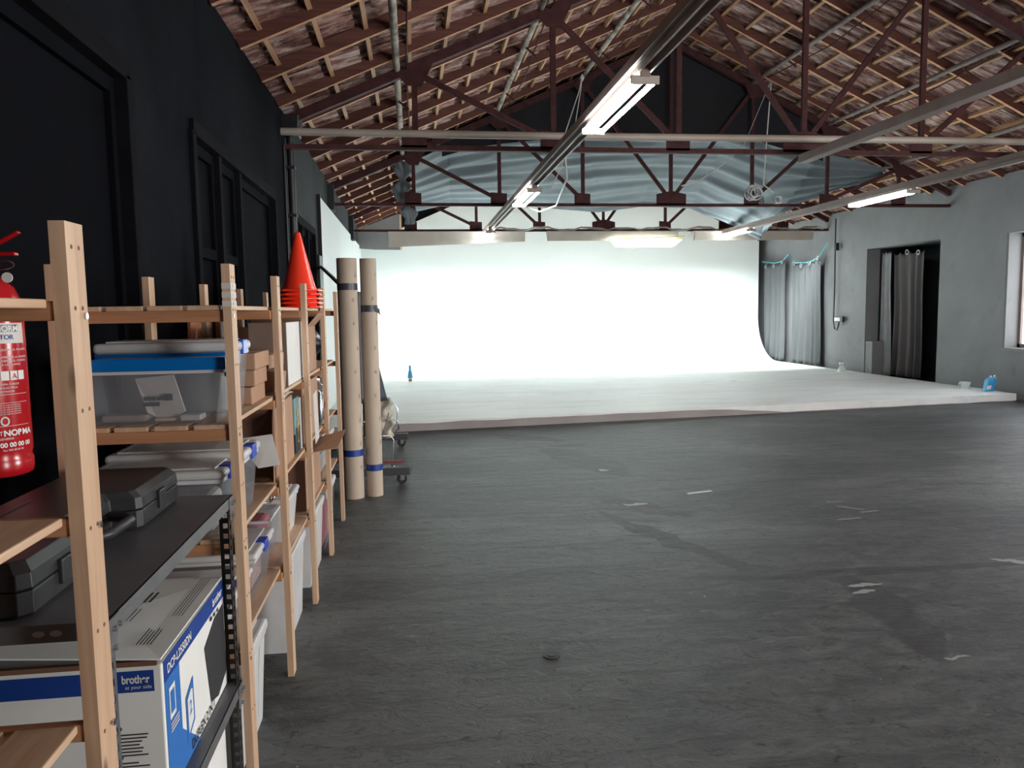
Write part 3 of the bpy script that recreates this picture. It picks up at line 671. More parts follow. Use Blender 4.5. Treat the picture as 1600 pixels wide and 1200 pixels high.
for z in (1.0, .40):
    mb = MB(); a0, a1 = MXF + .006, MXB - .004
    mb.box(a1, a0, MY0 - .004, MY1 + .004, z - .003, z); mb.box(a0 - .002, a0, MY0 - .004, MY1 + .004, z - .034, z); mb.box(a1, a1 + .002, MY0, MY1, z - .034, z)
    mb.box(a1, a0, MY0 - .006, MY0 - .004, z - .034, z); mb.box(a1, a0, MY1 + .002, MY1 + .004, z - .034, z)
    tr = link('tray', mb, m_grey, ms)
    link('folded_lip', MB().box(a0, a0 + .0015, MY0, MY1, z - .034, z - .001), m_metal, tr)
    sl = MB()
    for k in range(2): sl.add([(-.66 - .03 * k + .011 * math.cos(a), MY0 - .0065, z - .017 + .006 * math.sin(a)) for a in [2 * PI * q / 14 for q in range(14)]], [tuple(range(14))])
    link('slot', sl, m_metal, tr)
    for y in (MY0 + .02, MY1 - .02):
        link('corner_plate', MB().prism([(MXF + .009, y - .03, z), (MXF + .009, y + .025, z), (MXF + .009, y + .02, z - .02), (MXF + .009, y - .01, z - .07), (MXF + .009, y - .03, z - .07)], (.002, 0, 0)), m_metal, ms)
        for dy, dz in ((-.012, -.02), (.012, -.02), (-.015, -.055)): link('bolt', MB().tube([(MXF + .009, y + dy, z + dz), (MXF + .019, y + dy, z + dz)], .0055, 6), m_metal, ms)
# black tool case
cs = thing('tool_case', 'large black plastic tool case lying on the grey metal shelf', 'case', (-.9, 1.95, 1.0))
def caseout(i):  # outline seen from above with a recess for the handle
    x0, x1 = -1.02 + i, -.715 - i; y0, y1 = 1.47 + i, 2.4 - i
    return [(x0, y0), (x1 - .02, y0), (x1, y0 + .02), (x1, 1.80), (x1 - .012, 1.815), (x1 - .07, 1.83), (x1 - .07, 2.05), (x1 - .012, 2.065), (x1, 2.08), (x1, y1 - .02), (x1 - .02, y1), (x0, y1)]
def loft(levels):
    mb = MB(); n = len(levels[0][0]); v = [(x, y, z) for o, z in levels for x, y in o]
    f = [(i * n + k, i * n + (k + 1) % n, (i + 1) * n + (k + 1) % n, (i + 1) * n + k) for i in range(len(levels) - 1) for k in range(n)]
    f.append(tuple(range(n))[::-1]); f.append(tuple(range((len(levels) - 1) * n, len(levels) * n))); return mb.add(v, f)
link('base', loft([(caseout(.01), 1.0), (caseout(0), 1.008), (caseout(0), 1.05), (caseout(.003), 1.052)]), m_case, cs, bevel=.004)
link('lid', loft([(caseout(.003), 1.053), (caseout(0), 1.056), (caseout(.002), 1.085), (caseout(.018), 1.105)]), m_case, cs, bevel=.005)
link('handle', MB().tube([(-.785, 1.835, 1.045), (-.74, 1.85, 1.045), (-.722, 1.88, 1.045), (-.72, 2.0, 1.045), (-.74, 2.03, 1.045), (-.785, 2.045, 1.045)], .013, 10), m_case, cs)
for y in (1.62, 2.22): link('latch', MB().box(-.718, -.706, y - .028, y + .028, 1.025, 1.075), m_case, cs, bevel=.003)
link('embossed_line', MB().box(-.95, -.945, 1.6, 2.0, 1.1055, 1.1075), m_case, cs)
# printer box
pb = thing('printer_box', 'large white and blue printer carton on the lower metal shelf', 'box', (-.8, 2.1, .4))
X0, X1, Y0, Y1, Z0, Z1 = -1.02, -.61, 1.83, 2.41, .402, .75
link('carton', MB().box(X0, X1, Y0, Y1, Z0, Z1 - .012), m_cardw, pb, bevel=.004)
link('top_flap', MB().prism([(X1, Y0 - .004, Z1), (X0, Y0 - .004, Z1 + .03), (X0, Y1, Z1 + .0), (X1, Y1, Z1 - .006)], (0, 0, .004)), m_cardw, pb)
link('gap_shade_strip', MB().box(X0, X1 - .01, Y0 - .001, Y0 + .01, Z1 - .013, Z1 - .001), m_card2, pb)  # dark strip put under the raised flap for the shade in the gap
E_ = .0012
def onx(pts, m, n='print'):  # print on the aisle face: pts (y, z)
    return link(n, MB().add([(X1 + E_, y, z) for y, z in pts], [tuple(range(len(pts)))]), m, pb)
def ony(pts, m, n='print'):
    return link(n, MB().add([(x, Y0 - E_, z) for x, z in pts], [tuple(range(len(pts)))]), m, pb)
onx([(Y0 + .01, Z1 - .065), (Y1, Z1 - .065), (Y1, Z1 - .012), (Y0 + .01, Z1 - .012)], m_blueink, 'blue_band')
onx([(Y0 + .01, Z0 + .0), (Y0 + .27, Z0), (Y0 + .125, .51), (Y0 + .125, Z1 - .065), (Y0 + .01, Z1 - .065)], m_blueink2, 'blue_panel')
E_ = .0018
onx([(2.18, .62), (2.3, .66), (2.4, .665), (2.4, .45), (2.3, .42), (2.22, .44)], m_ink, 'printer_picture')
onx([(1.99, .45), (2.06, .48), (2.06, .6), (1.99, .57)], m_blueink2, 'document_icon')
E_ = .0024
onx([(2.002, .468), (2.048, .488), (2.048, .57), (2.035, .575), (2.002, .56)], m_white, 'document_sheet')
text('icon_numeral', '2', .05, m_blueink2, pb, (X1 + .003, 2.012, .51), (0, 1, .3), (0, 0, 1))
onx([(1.865, .58), (1.91, .58), (1.91, .66), (1.865, .66)], m_white, 'phone_icon')
E_ = .003
onx([(1.872, .592), (1.903, .592), (1.903, .648), (1.872, .648)], m_blueink2, 'phone_screen')
for k in range(3): onx([(1.865, .566 - .009 * k), (1.93, .566 - .009 * k), (1.93, .5705 - .009 * k), (1.865, .5705 - .009 * k)], m_wlab, 'caption_line')
text('model_lettering', 'DCP-L2550DN', .032, m_white, pb, (X1 + .003, Y0 + .03, Z1 - .05), (0, 1, 0), (0, 0, 1), .0006)
text('brand_lettering', 'brother', .034, m_white, pb, (X1 + .003, Y1 - .13, Z1 - .05), (0, 1, 0), (0, 0, 1), .0008)
text('toner_lettering', 'DUPLEX 2 IN 1', .036, m_ink, pb, (X1 + .003, 2.02, Z0 + .012), (0, 1, 0), (0, 0, 1), .0008)
for k in range(3): onx([(2.25 + .035 * k, .68 - .005 * k), (2.27 + .035 * k, .68), (2.27 + .035 * k, .668), (2.25 + .035 * k, .668)], m_ink, 'pictogram')
E_ = .0012
ony([(-.722, .675), (-.628, .675), (-.628, .727), (-.722, .727)], m_blueink, 'brand_block')
ony([(X0, .675), (-.775, .675), (-.775, .727), (X0, .727)], m_blueink, 'blue_band')
text('brand_lettering', 'brother', .0275, m_white, pb, (-.7, Y0 - .003, .698), (1, 0, 0), (0, 0, 1), .0008, None, .72)
text('slogan_lettering', 'at your side', .0125, m_white, pb, (-.693, Y0 - .003, .684), (1, 0, 0), (0, 0, 1))
for j, z in enumerate((.57, .5)):
    rng = random.Random(j)
    tl = MB()
    for k in range(7):
        w = rng.uniform(.04, .075); tl.box(-.718, -.718 + w, Y0 - .0022, Y0 - .0012, z - .0085 * k, z - .0085 * k + .0028)
    link('small_print', tl, m_ink, pb)
    link('info_badge', MB().tube([(-.712, Y0 - .003, z + .017), (-.712, Y0 - .001, z + .017)], .006, 12), m_grey, pb)
# top print
def ont(pts, m, n='print', e=.0055): return link(n, MB().add([(x, y, Z1 + e - (x - X1) * .0 + (X1 - x) * .073) for x, y in pts], [tuple(range(len(pts)))]), m, pb)
tl = MB()
def tq(x0, x1, y0, y1): tl.add([(x, y, Z1 + .006 + (X1 - x) * .073 * max(0, 1 - (y - Y0) / (Y1 - Y0))) for x, y in ((x0, y0), (x1, y0), (x1, y1), (x0, y1))], [(0, 1, 2, 3)])
for k in range(5): tq(-.69 + .008 * k, -.687 + .008 * k, 1.9, 2.0 - .008 * (k % 3))
for k in range(4): tq(-.66 + .008 * k, -.658 + .008 * k, 2.08, 2.38)
for k in range(4): tq(-.79 + .011 * k, -.787 + .011 * k, 2.05, 2.14)
tq(-.8, -.775, 2.2, 2.24); tq(-.77, -.763, 2.19, 2.27); tq(-.755, -.748, 2.19, 2.27)
link('small_print', tl, m_ink, pb)
tl = MB(); tq(-.81, -.775, 2.2, 2.235)
link('pictogram', tl, m_blueink, pb)
bx = tag(link('carton', MB().box(-1.0, -.62, 1.75, 2.4, .0, .33), m_cardw, bevel=.004), 'plain pale carton on the floor below the printer carton', 'box')
# ------------------------------------------------------------------ fire extinguisher
ex = thing('fire_extinguisher', 'red fire extinguisher hanging on the black wall at the left edge', 'fire extinguisher', (-1.165, 2.29, 1.1))
ec = (-1.165, 2.29, 0); er = .088
link('cylinder', MB().lathe((ec[0], ec[1], 0), [(er * .86, 1.12), (er * .97, 1.125), (er, 1.14), (er, 1.165), (er * .95, 1.175), (er, 1.19), (er, 1.57), (er * .97, 1.6), (er * .8, 1.64), (er * .45, 1.67), (er * .25, 1.68)], 40), m_red, ex)
link('valve', MB().lathe((ec[0], ec[1], 0), [(.02, 1.68), (.022, 1.72), (.014, 1.73)], 14), m_chrome, ex)
link('lever', MB().box(ec[0] - .03, ec[0] + .09, ec[1] - .012, ec[1] + .012, 1.725, 1.735).beam((ec[0], ec[1], 1.735), (ec[0] + .1, ec[1], 1.79), .022, .008, (0, 0, 1)), m_red, ex, bevel=.003)
link('pull_ring', MB().tube([(ec[0] + .06 + .03 * math.cos(a), ec[1] - .02, 1.7 + .012 * math.sin(a)) for a in [2 * PI * k / 16 for k in range(17)]], .0025, 6), m_chrome, ex)
link('safety_tag', MB().tube([(ec[0] + .075, ec[1] - .03, 1.665), (ec[0] + .075, ec[1] - .027, 1.665)], .014, 14), m_white, ex)
link('hose', MB().tube([(ec[0], ec[1] - .02, 1.7), (ec[0] - .06, ec[1] - .05, 1.66), (ec[0] - .09, ec[1] - .03, 1.5), (ec[0] - .095, ec[1] - .03, 1.25)], .011, 8), m_rubber, ex)
link('wall_hook', MB().box(XL, ec[0] - .02, ec[1] - .02, ec[1] + .02, 1.6, 1.625), m_blackp, ex)
th0 = math.atan2(0 - ec[1], 0 - ec[0])   # the label centre faces the aisle
th0 = math.radians(-62)
def wrap(z, off=.0015, a0=th0, side=0):
    return lambda a, b: (ec[0] + (er + off) * math.cos(a0 + a / er), ec[1] + (er + off) * math.sin(a0 + a / er), z + b)
def patch(name, a0, a1, z0, z1, mat, off=.0008):
    if z0 > 1.33: z0 -= .018; z1 -= .018
    return link(name, MB().grid(lambda u, v: wrap(0, off)(a0 + (a1 - a0) * u, z0 + (z1 - z0) * v), 16, 1), mat, ex)
patch('label_header', -.12, .095, 1.505, 1.56, m_wlab)
patch('label_logo', -.012, .006, 1.536, 1.556, m_red, .0012); patch('label_bar', .01, .075, 1.536, 1.556, m_grey, .0012)
text('lettering', 'NORMA', .021, m_white, ex, (0, 0, 0), 0, 0, .0008, wrap(1.539, .002), 1.0) if False else None
def wt(s, x, z, size, mat, bold=0, off=.002):
    if z > 1.33: z -= .018
    q = text('lettering', s, size, mat, ex, (0, 0, 0), (0, 0, 0), (0, 0, 0), bold, lambda a, b: wrap(z, off)(a + x, b)); return q
wt('NT', -.01, 1.54, .014, m_white); wt('NORMA', .012, 1.538, .021, m_white, .0006); wt('EXTINTOR', -.028, 1.516, .018, m_blueink, .0003); wt('27 A', -.02, 1.508, .008, m_ink)
wt('1.- QUITAR EL PASADOR', .012, 1.485, .008, m_white); wt('2.- APRETAR LA MANETA', .012, 1.465, .008, m_white); wt('     DIRIGIR EL CHORRO', .012, 1.455, .008, m_white); wt('     A LAS LLAMAS', .012, 1.445, .008, m_white)
for z in (1.454, 1.417):
    fr = MB(); q = wrap(0, .0014)
    for (a0, a1, b0, b1) in ((-.05, .005, z, z + .0012), (-.05, .005, z + .032, z + .0332), (.004, .0052, z, z + .033)):
        fr.grid(lambda u, v: q(a0 + (a1 - a0) * u, b0 + (b1 - b0) * v), 8, 1)
    for k in range(4): fr.grid(lambda u, v: q(-.035 + .03 * u, z + .006 + .005 * k + .003 * math.sin(6 * u + k) + .0014 * v), 8, 1)
    link('pictogram', fr, m_white, ex)
for k in range(3): patch('class_square', .02 + .023 * k, .04 + .023 * k, 1.405, 1.43, m_white, .0014)
wt('A', .0245 + .023, 1.409, .02, m_red, .0006, .0024); wt('PELIGRO   APTO PARA FUEGOS', -.04, 1.392, .0075, m_white); wt('BAJO TENSION ELECTRICA', -.03, 1.382, .0075, m_white); wt('COMBUSTIBLE   EXTINTOR', -.04, 1.372, .0075, m_white)
patch('print_line', -.06, .09, 1.366, 1.3672, m_wlab, .0014)
for k in range(5): wt('uso del extintor en lugares indicados', -.02, 1.318 - .006 * k, .0058, m_wlab)
for z in (1.325, 1.262): patch('print_line', -.025, .09, z, z + .001, m_wlab, .0014)
patch('print_line', -.025, -.024, 1.262, 1.325, m_wlab, .0014)
link('round_seal', MB().grid(lambda u, v: wrap(0, .0015)(.022 + (.007 + .004 * v) * math.cos(2 * PI * u), 1.276 + (.009 + .004 * v) * math.sin(2 * PI * u)), 20, 1), m_wlab, ex)
wt('NT', -.007, 1.238, .016, m_white); wt('NORMA', .016, 1.236, .022, m_white, .0008); wt('INGENIERIA', -.005, 1.225, .0085, m_white); wt('900 00 00 00', -.002, 1.205, .017, m_white, .0006); wt('Fax 900 00 00 00', .012, 1.194, .0075, m_white)
# ------------------------------------------------------------------ boxes and bins
def bin_(x0, x1, y0, y1, z0, z1, label, mat=None, lid=None, latch=False, group=None, taper=.02, cont=None, cname='contents'):
    t = thing('storage_bin', label, 'storage box', ((x0 + x1) / 2, (y0 + y1) / 2, z0), group)
    h = z1 - z0; lh = min(.05, h * .16); mat = mat or m_clear
    mb = MB()
    a = (x0 + taper, x1 - taper, y0 + taper * .6, y1 - taper * .6)
    v = [(a[0], a[2], z0), (a[1], a[2], z0), (a[1], a[3], z0), (a[0], a[3], z0), (x0, y0, z1 - lh), (x1, y0, z1 - lh), (x1, y1, z1 - lh), (x0, y1, z1 - lh)]
    mb.add(v, [(3, 2, 1, 0), (0, 1, 5, 4), (1, 2, 6, 5), (2, 3, 7, 6), (3, 0, 4, 7)])
    link('bin_body', mb, mat, t, solid=.003)
    rib = MB(); rib.box(x0 - .006, x1 + .006, y0 - .006, y0, z1 - lh - .012, z1 - lh); rib.box(x1, x1 + .006, y0, y1, z1 - lh - .012, z1 - lh)
    for k in (range(1, 4) if h > .3 else ()):
        yy = y0 + (y1 - y0) * k / 4; rib.add([(x1 - taper + .002, yy - .006, z0 + .01), (x1 - taper + .002, yy + .006, z0 + .01), (x1 + .004, yy + .006, z1 - lh), (x1 + .004, yy - .006, z1 - lh)], [(0, 1, 2, 3)])
    link('rim', rib, m_clear2, t)
    if lid != 'none':
        mb = MB().box(x0 - .012, x1 + .014, y0 - .012, y1 + .012, z1 - lh, z1 - .006)
        l = link('lid', mb, lid or m_clear2, t, bevel=.014, seg=3)
        link('lid_ridge', MB().box(x0 + .02, x1 - .02, y0 + .02, y1 - .02, z1 - .006, z1), lid or m_clear2, l, bevel=.003)
    if latch:
        ym = (y0 + y1) / 2
        link('latch', MB().box(x1 - .004, x1 + .018, ym - .035, ym + .035, z1 - lh - .012, z1 - .004).box(x1 - .02, x1 + .018, ym - .035, ym + .035, z1 - .008, z1 - .002), m_latch, t, bevel=.003)
    if cont:
        c = cont; link(cname, MB().box(x0 + .04, x1 - .035, y0 + .03, y1 - .03, z0 + .004, z0 + h * c[1]), c[0], t, bevel=.02)
    return t
m_dkc = M('dark_contents', (.03, .032, .04), .7, 0, .5, 12)
t = bin_(-1.03, -.6, 2.5, 2.68, 1.215, 1.42, 'clear storage box with bright blue lid and papers inside, nearest on the upper shelf', lid=m_bluelid, latch=False, taper=.03)
link('clip', MB().box(-.6, -.582, 2.53, 2.6, 1.36, 1.415), m_bluelid, t, bevel=.003)
link('lid_rim', MB().box(-1.045, -.585, 2.485, 2.5, 1.385, 1.424).box(-1.045, -.585, 2.68, 2.695, 1.39, 1.43), m_bluelid, t, bevel=.004)
pp = tag(link('booklet', MB().prism([(-.87, 2.53, 1.36), (-.755, 2.53, 1.37), (-.73, 2.55, 1.25), (-.76, 2.56, 1.232), (-.82, 2.56, 1.232), (-.845, 2.55, 1.25)], (0, .008, 0)), m_wlab), 'folded white leaflet standing inside the blue-lidded box', 'leaflet')
pr = MB()
for a in ((-.845, -.81, 1.29, 1.302), (-.805, -.775, 1.291, 1.301), (-.785, -.76, 1.289, 1.31), (-.85, -.8, 1.272, 1.284)): pr.box(a[0], a[1], 2.524, 2.53, a[2], a[3])
link('print', pr, m_ink, pp)
tag(link('paper_box', MB().box(-.74, -.68, 2.53, 2.6, 1.222, 1.24), m_wlab, bevel=.002), 'small white packet lying at the right inside the blue-lidded box', 'packet')
tag(link('paper_box', MB().box(-.82, -.76, 2.535, 2.6, 1.222, 1.231), M('cream_packet', (.6, .48, .3), .6, 0, .05), bevel=.002), 'flat cream packet under the leaflet in the blue-lidded box', 'packet')
tag(link('cloth_pad', MB().box(-.98, -.84, 2.53, 2.62, 1.222, 1.245), M('pale_fabric', (.32, .27, .25), .9, 0, .15), bevel=.01), 'pale fabric pad lying at the left inside the blue-lidded box', 'pad')
bin_(-1.05, -.61, 2.72, 2.93, 1.215, 1.47, 'frosted storage box with grey lid and blue latch behind the blue-lidded box', m_clear, latch=True, cont=(m_wlab, .8))
bin_(-1.03, -.62, 2.5, 2.7, .85, 1.07, 'clear latched storage box directly behind the black tool case', m_clear, latch=True, group='latched boxes on the middle shelf', cont=(m_wlab, .6))
bin_(-1.04, -.6, 2.73, 2.97, .85, 1.09, 'clear latched storage box with a paper label, behind another latched box', m_clear, latch=True, group='latched boxes on the middle shelf', cont=(m_dkc, .5))
pl = tag(link('paper_label', MB().prism([(-.68, 2.985, 1.085), (-.545, 2.985, 1.1), (-.52, 2.99, .98), (-.6, 2.985, .97)], (0, .002, 0)), m_wlab), 'white paper sheet sticking out beside the labelled latched box', 'paper')
bin_(-1.02, -.62, 2.5, 2.83, .485, .64, 'low latched clear box just behind the printer carton on the lower shelf', m_clear, latch=True, group='latched boxes on the lower shelf', cont=(m_wlab, .5))
bin_(-1.02, -.61, 2.87, 3.22, .485, .68, 'taller latched clear box at the far end of the nearest bay, lower shelf', m_clear, latch=True, group='latched boxes on the lower shelf', cont=(M('pale_pink_contents', (.42, .3, .29), .8, 0, .2), .7))
bin_(-1.03, -.6, 2.55, 2.95, 0, .4, 'white plastic bin on the floor under the nearest bay', M('milky_plastic', (.6, .62, .62), .4, 0, .06), group='bins on the floor under the shelves')
bin_(-1.03, -.6, 3.5, 4.03, 0, .44, 'big clear bin with dark contents on the floor under the second bay', m_clear2, group='bins on the floor under the shelves', cont=(M('navy_contents', (.03, .04, .08), .8, 0, .3), .45))
bin_(-1.0, -.6, 4.35, 4.88, 0, .42, 'frosted bin on the floor under the third bay', m_clear2, group='bins on the floor under the shelves', cont=(m_wlab, .5))
bin_(-1.0, -.64, 3.33, 3.6, .485, .71, 'open clear bin full of pink cloth on the lower shelf', m_clear, lid='none', cont=(m_pink, .75))
bin_(-1.0, -.61, 3.63, 3.95, .485, .7, 'narrow clear bin beside the pink cloth bin on the lower shelf', m_clear2)
bin_(-1.0, -.6, 5.05, 5.62, .485, .74, 'clear bin with thick white rim in the farthest bay, lower shelf', m_clear, cont=(m_wlab, .5))
bin_(-1.0, -.6, 5.05, 5.6, .0, .4, 'bin of pink fabric on the floor in the farthest bay', m_clear, cont=(m_pink, .9))
# hangers on the pink bin
tag(link('wire_rack', MB().tube([(-.9, 3.36, .73), (-.62, 3.3, .76), (-.6, 3.55, .8), (-.9, 3.58, .76)], .004, 6).tube([(-.62, 3.3, .76), (-.66, 3.5, .83), (-.6, 3.55, .8)], .004, 6).tube([(-.75, 3.33, .745), (-.72, 3.56, .78)], .004, 6), m_chrome), 'bent metal wire rack lying on top of the pink cloth bin', 'wire rack')
def carton(x0, x1, y0, y1, z0, z1, label, mat=None, side=None, near=None, flaps=None, group=None, rot=0, bev=.004):
    t = thing('cardboard_box', label, 'box', ((x0 + x1) / 2, (y0 + y1) / 2, z0), group); th = .004; mat = mat or m_card
    link('carton', MB().box(x0, x1, y0, y1, z0, z1), mat, t, bevel=bev)
    if side: link('side_panel', MB().box(x1 + .0002, x1 + .0018, y0 + .001, y1 - .001, z0 + .002, z1 - .001), side, t)
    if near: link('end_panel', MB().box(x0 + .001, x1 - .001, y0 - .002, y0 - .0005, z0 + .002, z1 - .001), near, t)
    for f in (flaps or []): link('flap', MB().prism(f, (0, 0, .003)) if len(f) < 5 else MB().prism(f[:4], f[4]), mat, t)
    link('tape', MB().box(x1 - .1, x1 + .0025, (y0 + y1) / 2 - .02, (y0 + y1) / 2 + .02, z1 + .0002, z1 + .001), m_tube, t) if not flaps else None
    if rot: t.rotation_euler = rot
    return t
# small stack of flat cartons
carton(-.98, -.61, 2.98, 3.24, 1.215, 1.28, 'lowest tan carton of the small stack beside the grey-lidded box')
carton(-.95, -.6, 3.0, 3.24, 1.283, 1.345, 'middle tan carton of the small stack beside the grey-lidded box')
carton(-.99, -.59, 2.97, 3.25, 1.348, 1.41, 'top tan carton of the small stack beside the grey-lidded box')
t = carton(-.93, -.59, 3.34, 3.62, 1.23, 1.32, 'tilted tan carton leaning in front of the big white carton')
t.rotation_euler = (math.radians(-4), math.radians(5), 0)
t = carton(-.9, -.6, 3.36, 3.62, 1.33, 1.39, 'slim tan carton lying on the tilted carton')
t.rotation_euler = (0, math.radians(3), math.radians(-4))
carton(-.76, -.59, 3.7, 4.42, 1.215, 1.515, 'tall carton with a white side, below the traffic cones', m_card, m_cardw, M('shaded_grey_brown_card', (.2, .14, .115), .85, 0, .08))  # near end panel coloured darker for the shade on that face
carton(-1.0, -.6, 4.5, 4.86, 1.215, 1.48, 'open tan carton just beyond the white-sided carton', flaps=[[(-.6, 4.5, 1.48), (-.6, 4.86, 1.48), (-.54, 4.84, 1.55), (-.54, 4.52, 1.55)], [(-.9, 4.5, 1.48), (-.62, 4.5, 1.48), (-.64, 4.42, 1.55), (-.9, 4.43, 1.55)]])
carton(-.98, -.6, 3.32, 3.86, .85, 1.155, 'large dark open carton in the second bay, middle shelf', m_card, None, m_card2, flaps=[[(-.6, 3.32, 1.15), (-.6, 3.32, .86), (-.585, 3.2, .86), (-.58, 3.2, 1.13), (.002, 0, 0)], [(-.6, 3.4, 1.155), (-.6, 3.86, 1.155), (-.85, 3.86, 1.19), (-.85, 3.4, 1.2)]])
carton(-1.0, -.6, 4.2, 4.87, .85, 1.17, 'big brown carton in the third bay, middle shelf')
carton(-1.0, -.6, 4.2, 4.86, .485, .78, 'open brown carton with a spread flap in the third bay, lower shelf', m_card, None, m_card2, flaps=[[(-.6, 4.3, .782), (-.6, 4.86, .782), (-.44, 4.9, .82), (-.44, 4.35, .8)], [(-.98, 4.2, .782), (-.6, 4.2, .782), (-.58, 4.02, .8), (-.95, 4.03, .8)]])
# patterned box and pouch
t = thing('gift_box', 'dark teal box with golden bottle print on the middle shelf', 'box', (-.75, 4.0, .85))
link('body', MB().box(-.95, -.6, 3.92, 4.07, .852, 1.13), m_tealbox, t, bevel=.004)
link('dark_print', MB().box(-.5995, -.5985, 3.925, 4.065, .855, .98).box(-.95, -.6, 3.9185, 3.9195, .855, .95), m_ink, t)
yp = MB()
yp.add([(-.5975, 3.96 + a, b) for a, b in ((.02, .9), (.05, .9), (.038, .92), (.038, .95), (.055, .98), (.055, 1.02), (.02, 1.02), (.02, .98), (.032, .95), (.032, .92))], [tuple(range(10))])
yp.add([(-.5975, 3.96 + a, b) for a, b in ((.015, 1.03), (.06, 1.035), (.05, 1.08), (.02, 1.075))], [(0, 1, 2, 3)])
link('golden_print', yp, m_yel, t)
tag(link('white_board', MB().box(-.9, -.595, 4.085, 4.1, .852, 1.12), m_cardw), 'white board standing beside the teal box on the middle shelf', 'board')
tag(link('plastic_pouch', MB().grid(lambda u, v: (-.92 + .32 * u, 3.4 + .5 * v, 1.17 + .02 * math.sin(PI * u) * math.sin(PI * v) + .006 * math.sin(9 * u + 7 * v) + .035 * u * 0), 12, 12), m_clear2, solid=.004), 'crumpled clear plastic pouch on top of the large dark carton', 'pouch')
tag(link('paper_sheet', MB().prism([(-.545, 4.2, 1.12), (-.545, 4.36, 1.13), (-.543, 4.38, .86), (-.543, 4.22, .85)], (.002, 0, 0)), m_wlab), 'white instruction sheet hanging in front of the third bay', 'paper')
# black bags, jars
def blob(name, c, r, label, cat, mat, sq=(1, 1, 1), seed=0, amp=.25):
    mb = MB()
    def f(u, v):
        th, ph = 2 * PI * u, PI * v
        d = Vector((math.sin(ph) * math.cos(th), math.sin(ph) * math.sin(th), math.cos(ph)))
        k = r * (1 + amp * noise.noise(d * 2.3 + Vector((seed, 0, 0))) + .08 * noise.noise(d * 9))
        return (c[0] + d.x * k * sq[0], c[1] + d.y * k * sq[1], max(c[2] - r * sq[2] * .92, c[2] + d.z * k * sq[2]))
    return tag(link(name, mb.grid(f, 30, 20), mat), label, cat)
blob('plastic_bag', (-.8, 5.3, 1.35), .15, 'black plastic bag stuffed in the farthest bay, upper shelf', 'bag', m_bagb, (1.2, 1.6, 1.0), 1)
blob('plastic_bag', (-.82, 5.35, 1.66), .08, 'black and white bag lying on top of the farthest bay', 'bag', m_bagb, (1.2, 1.8, .9), 4)
blob('plastic_bag', (-.83, 4.55, .875), .085, 'clear crinkled bag on the open carton in the third bay', 'bag', m_clear2, (1, 1.4, .9), 6) if False else None
for k, y in enumerate((5.02, 5.16, 5.3)):
    tag(link('foil_roll', MB().lathe((-.64, y, .85), [(.04, 0), (.042, .02), (.042, .2 + .03 * k), (.02, .22 + .03 * k), (.02, .25 + .03 * k)], 16), m_chrome), ['shortest', 'middle', 'tallest'][k] + ' silver jar in the row of three in the farthest bay', 'jar', 'silver jars in the farthest bay')
# boards behind the shelves, coloured orange for the sunlight falling there
tag(link('chipboard', MB().prism([(-1.27, 4.4, 0), (-1.27, 4.86, 0), (-1.22, 4.86, 1.58), (-1.22, 4.4, 1.58)], (.015, 0, 0)), m_chip), 'rough chipboard behind the shelves, orange in place of sunlight on the wall', 'board')
tag(link('plank', MB().box(-1.2, -1.17, 4.9, 5.02, 0, 1.57), m_px, bevel=.003), 'upright plank leaning behind the shelves, its orange standing for sunlight', 'plank')
tag(link('beam', MB().box(-1.15, -1.09, 4.1, 5.4, 1.31, 1.37), m_px, bevel=.003), 'horizontal timber behind the upper shelf', 'timber') if False else None
# ------------------------------------------------------------------ cones
base = 1.585
cx, cyy = -.64, 4.56
def cone_bm(zb, hh, rb, rt, sq):
    mb = MB(); n = 28
    R = [[(cx + r * math.cos(2 * PI * k / n), cyy + r * math.sin(2 * PI * k / n), zb + z) for k in range(n)] for r, z in ((rb * 1.1, .012), (rb, .03), (rt, hh), (rt * .8, hh + .006), (rt * .75, hh - .01))]
    v = [q for ring in R for q in ring]
    mb.add(v, [(i * n + k, i * n + (k + 1) % n, (i + 1) * n + (k + 1) % n, (i + 1) * n + k) for i in range(4) for k in range(n)], True)
    return mb
labs = ['top orange traffic cone of the stack, its full body showing', 'second orange traffic cone from the top of the stack', 'middle orange traffic cone of the stack, only its rim showing', 'orange traffic cone second from the bottom of the stack', 'bottom orange traffic cone, resting on the top shelf']
for k in range(5):
    z = base + (4 - k) * .024
    t = thing('traffic_cone', labs[k], 'traffic cone', (cx, cyy, z), 'stack of orange traffic cones')
    link('cone_body', cone_bm(z, .33 if k == 0 else .32, .088, .016, 0) if k == 0 else cone_bm(z, .05, .0865, .078, 0), m_cone, t)
    s = .118; rr = random.uniform(-.12, .12); pts = []
    for q in range(24):
        a = 2 * PI * q / 24; r = min(s / max(abs(math.cos(a)), abs(math.sin(a))), s * 1.18); pts.append((cx + r * math.cos(a + rr), cyy + r * math.sin(a + rr), z))
    link('cone_base', MB().prism(pts, (0, 0, .012)), m_cone, t, bevel=.004)
